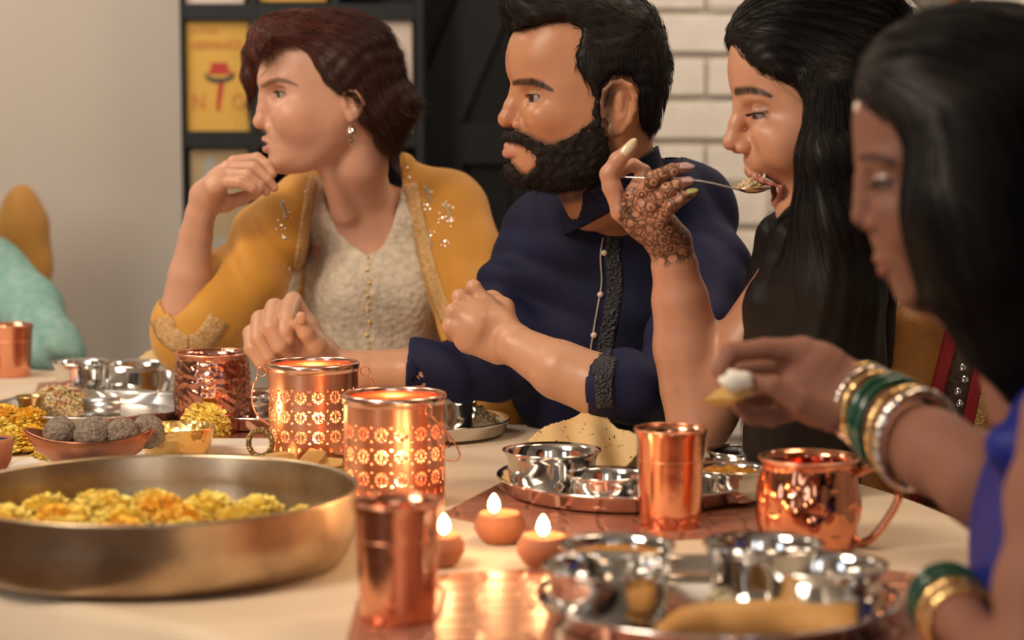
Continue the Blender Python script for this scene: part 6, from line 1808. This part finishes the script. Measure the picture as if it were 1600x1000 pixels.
# ------------------------------------------------------------------ guest in teal and his chair at the left edge
M['teal'] = mat('teal', (.16, .33, .29), .75, bump=.6, scale=160, mix=(.26, .42, .36), mixscale=60)
M['velvet'] = mat('velvet', (.52, .25, .03), .65, sheen=.5, mix=(.44, .19, .02), mixscale=6)
ch = thing('chair', 'mustard velvet wing chair cut by the left edge', 'chair', (P(10, 400, 4.1).x, 4.1, 0))
K = SDF(); K.ell(arrP(36,400,4.10), (S(46,4.1), .05, S(112,4.1)), .01)
K.add(lambda Q: .0025*np.cos(Q[:, 2]*60)*np.clip((Q[:, 0]-P(60,400,4.1).x)/.02, 0, 1), 0, 'd')
lo, hi = px_box((-30,270), (100,540), 4.0, 4.2, 0); v = polygonize(K, lo, hi, .006); sdf_obj('wing', [v], M['velvet'], ch)
K = SDF(); K.ell(arrP(-70,520,4.14), (S(90,4.1), .05, S(205,4.1)), .01); lo, hi = px_box((-180,290), (40,740), 4.05, 4.22, 0); v = polygonize(K, lo, hi, .01); sdf_obj('backrest', [v], M['velvet'], ch)
K = SDF(); K.ell(arrP(-60,700,3.98), (S(130,4), .24, S(60,4)), .01); lo, hi = px_box((-230,600), (110,800), 3.7, 4.24, 0); v = polygonize(K, lo, hi, .01); sdf_obj('seat', [v], M['velvet'], ch)
for (x, y) in ((-.30,-.2),(.05,-.2),(-.30,.1),(.05,.1)):
    b = Vector(ch.location); local(ch, lathe('leg', [(0, 0), (.012, 0), (.02, .40), (0, .40)], M['floor_wood'], None, 16, loc=(b.x+x-.02, b.y+y, 0)))
def build_teal():
    root = thing('person', 'guest in a teal kurta at the far left, only sleeve in view', 'person', (P(-60, 600, 3.8).x, 3.8, 0), 0, 'dinner guests along the table')
    k = 2.7/3.78; X0, Y0 = -172, 240
    def m(p): return (X0+(p[0]-832)*k, Y0+(p[1]-153)*k)
    h = Head(m((832,153)), 3.78)
    prof = [(803,140),(799,130),(793,117),(790,100),(791,82),(797,60),(808,40),(830,16),(870,2),(920,-4),(970,8),(1008,38),(1030,78),(1037,118),(1032,160),(1017,200),(1000,240),
            (980,262),(950,272),(915,280),(885,287),(850,290),(822,287),(806,275),(798,262),(799,250),(797,243),(797,226),(799,214),(804,206),(808,196),(810,180),(808,160)]
    mp = [m(p) for p in prof]
    H = build_head(h, mp, (m((806,146)), m((791,186)), m((811,195)), 11*k), m((833,154)), mouth=(m((795,229)), m((794,239)), m((824,238)), .0042, .0052),
        ear=dict(helix=[m(p) for p in [(944,182),(942,160),(944,142),(954,131),(968,128),(982,135),(990,152),(989,172),(983,190),(973,203),(962,210)]], center=m((966,165)), size=(.0185,.030), lobe=m((957,203)), tragus=m((946,176)), r=.0038))
    B = SDF(); B.add(lambda Q: H(h.loc(Q)))
    px_chain(B, [(X0+85,Y0+40,3.80,44), (X0+92,Y0+130,3.84,46)], .02, .02)
    lo, hi = bbox_w(h, .0, (-.15,-.11,-.22), (.14,.11,.15)); vh = polygonize(B, lo, hi, .0035)
    A = SDF(); px_chain(A, [(-10,588,3.60,24), (-60,592,3.44,20)], .01, 0); px_chain(A, [(-60,592,3.44,20), (-85,594,3.41,20)], .01, .01)
    for i in range(4): px_chain(A, [(-85,594,3.41-.018*i+.03,14), (-112,590+i*2,3.40-.018*i+.03,7.5), (-130,600,3.40-.018*i+.03,7)], .004, .003)
    px_chain(A, [(-74,590,3.44,14), (-92,582,3.37,8), (-108,584,3.36,7)], .004, .004)
    lo, hi = px_box((-150,550), (30,640), 3.3, 3.66, 0); va = polygonize(A, lo, hi, .003)
    sdf_obj('body', [vh, va], M['skin'], root, lambda V: head_colors(h, h.loc(V), SK_MAN, (.36,.13,.09), .9, (.02,.012,.01), [m((802,134))+(2,),m((826,131))+(3.5,),m((856,141))+(2,)]))
    eyeballs(h, root)
    hf = region_shell(h, [m(p) for p in [(787,40),(786,-10),(830,-20),(900,-24),(970,-14),(1015,12),(1042,60),(1048,120),(1036,168),(1015,225),(985,262),(930,290),(850,292),(806,270),(797,140),(789,90)]],
        [m(p) for p in [(775,-90),(1100,-90),(1100,190),(1012,212),(996,200),(992,140),(978,124),(955,122),(941,134),(938,160),(927,166),(915,140),(892,92),(905,50),(852,37),(799,50)]], .003, .010, .05, None, 1.0)
    lo, hi = bbox_w(h, .01, (-.15,-.1,-.09), (.15,.1,.17)); vv = polygonize(hf, lo, hi, .004); sdf_obj('hair', [vv], M['hair_black'], root)
    K = SDF(); K.ell(arrP(-60,560,3.86), (S(125,3.8), .12, S(190,3.8)), .02)
    px_chain(K, [(-130,430,3.82,56), (-15,424,3.80,52)], .03, .04)
    px_chain(K, [(-8,430,3.80,52), (42,486,3.74,50), (82,546,3.66,44), (84,560,3.64,40), (30,578,3.64,38), (-30,586,3.60,34)], .02, .03)
    px_chain(K, [(-130,430,3.82,56), (-150,540,3.7,48), (-140,590,3.6,40)], .02, .03)
    px_chain(K, [(-84,352,3.82,50), (-84,300,3.82,46)], .02, .01, 's')
    K.add(folds(.008, (.6, 0, 1), 34, 7, .8), 0, 'd')
    lo, hi = px_box((-230,330), (150,700), 3.4, 4.02, 0); v = polygonize(K, lo, hi, .006); sdf_obj('kurta', [v], M['teal'], root)
build_teal()
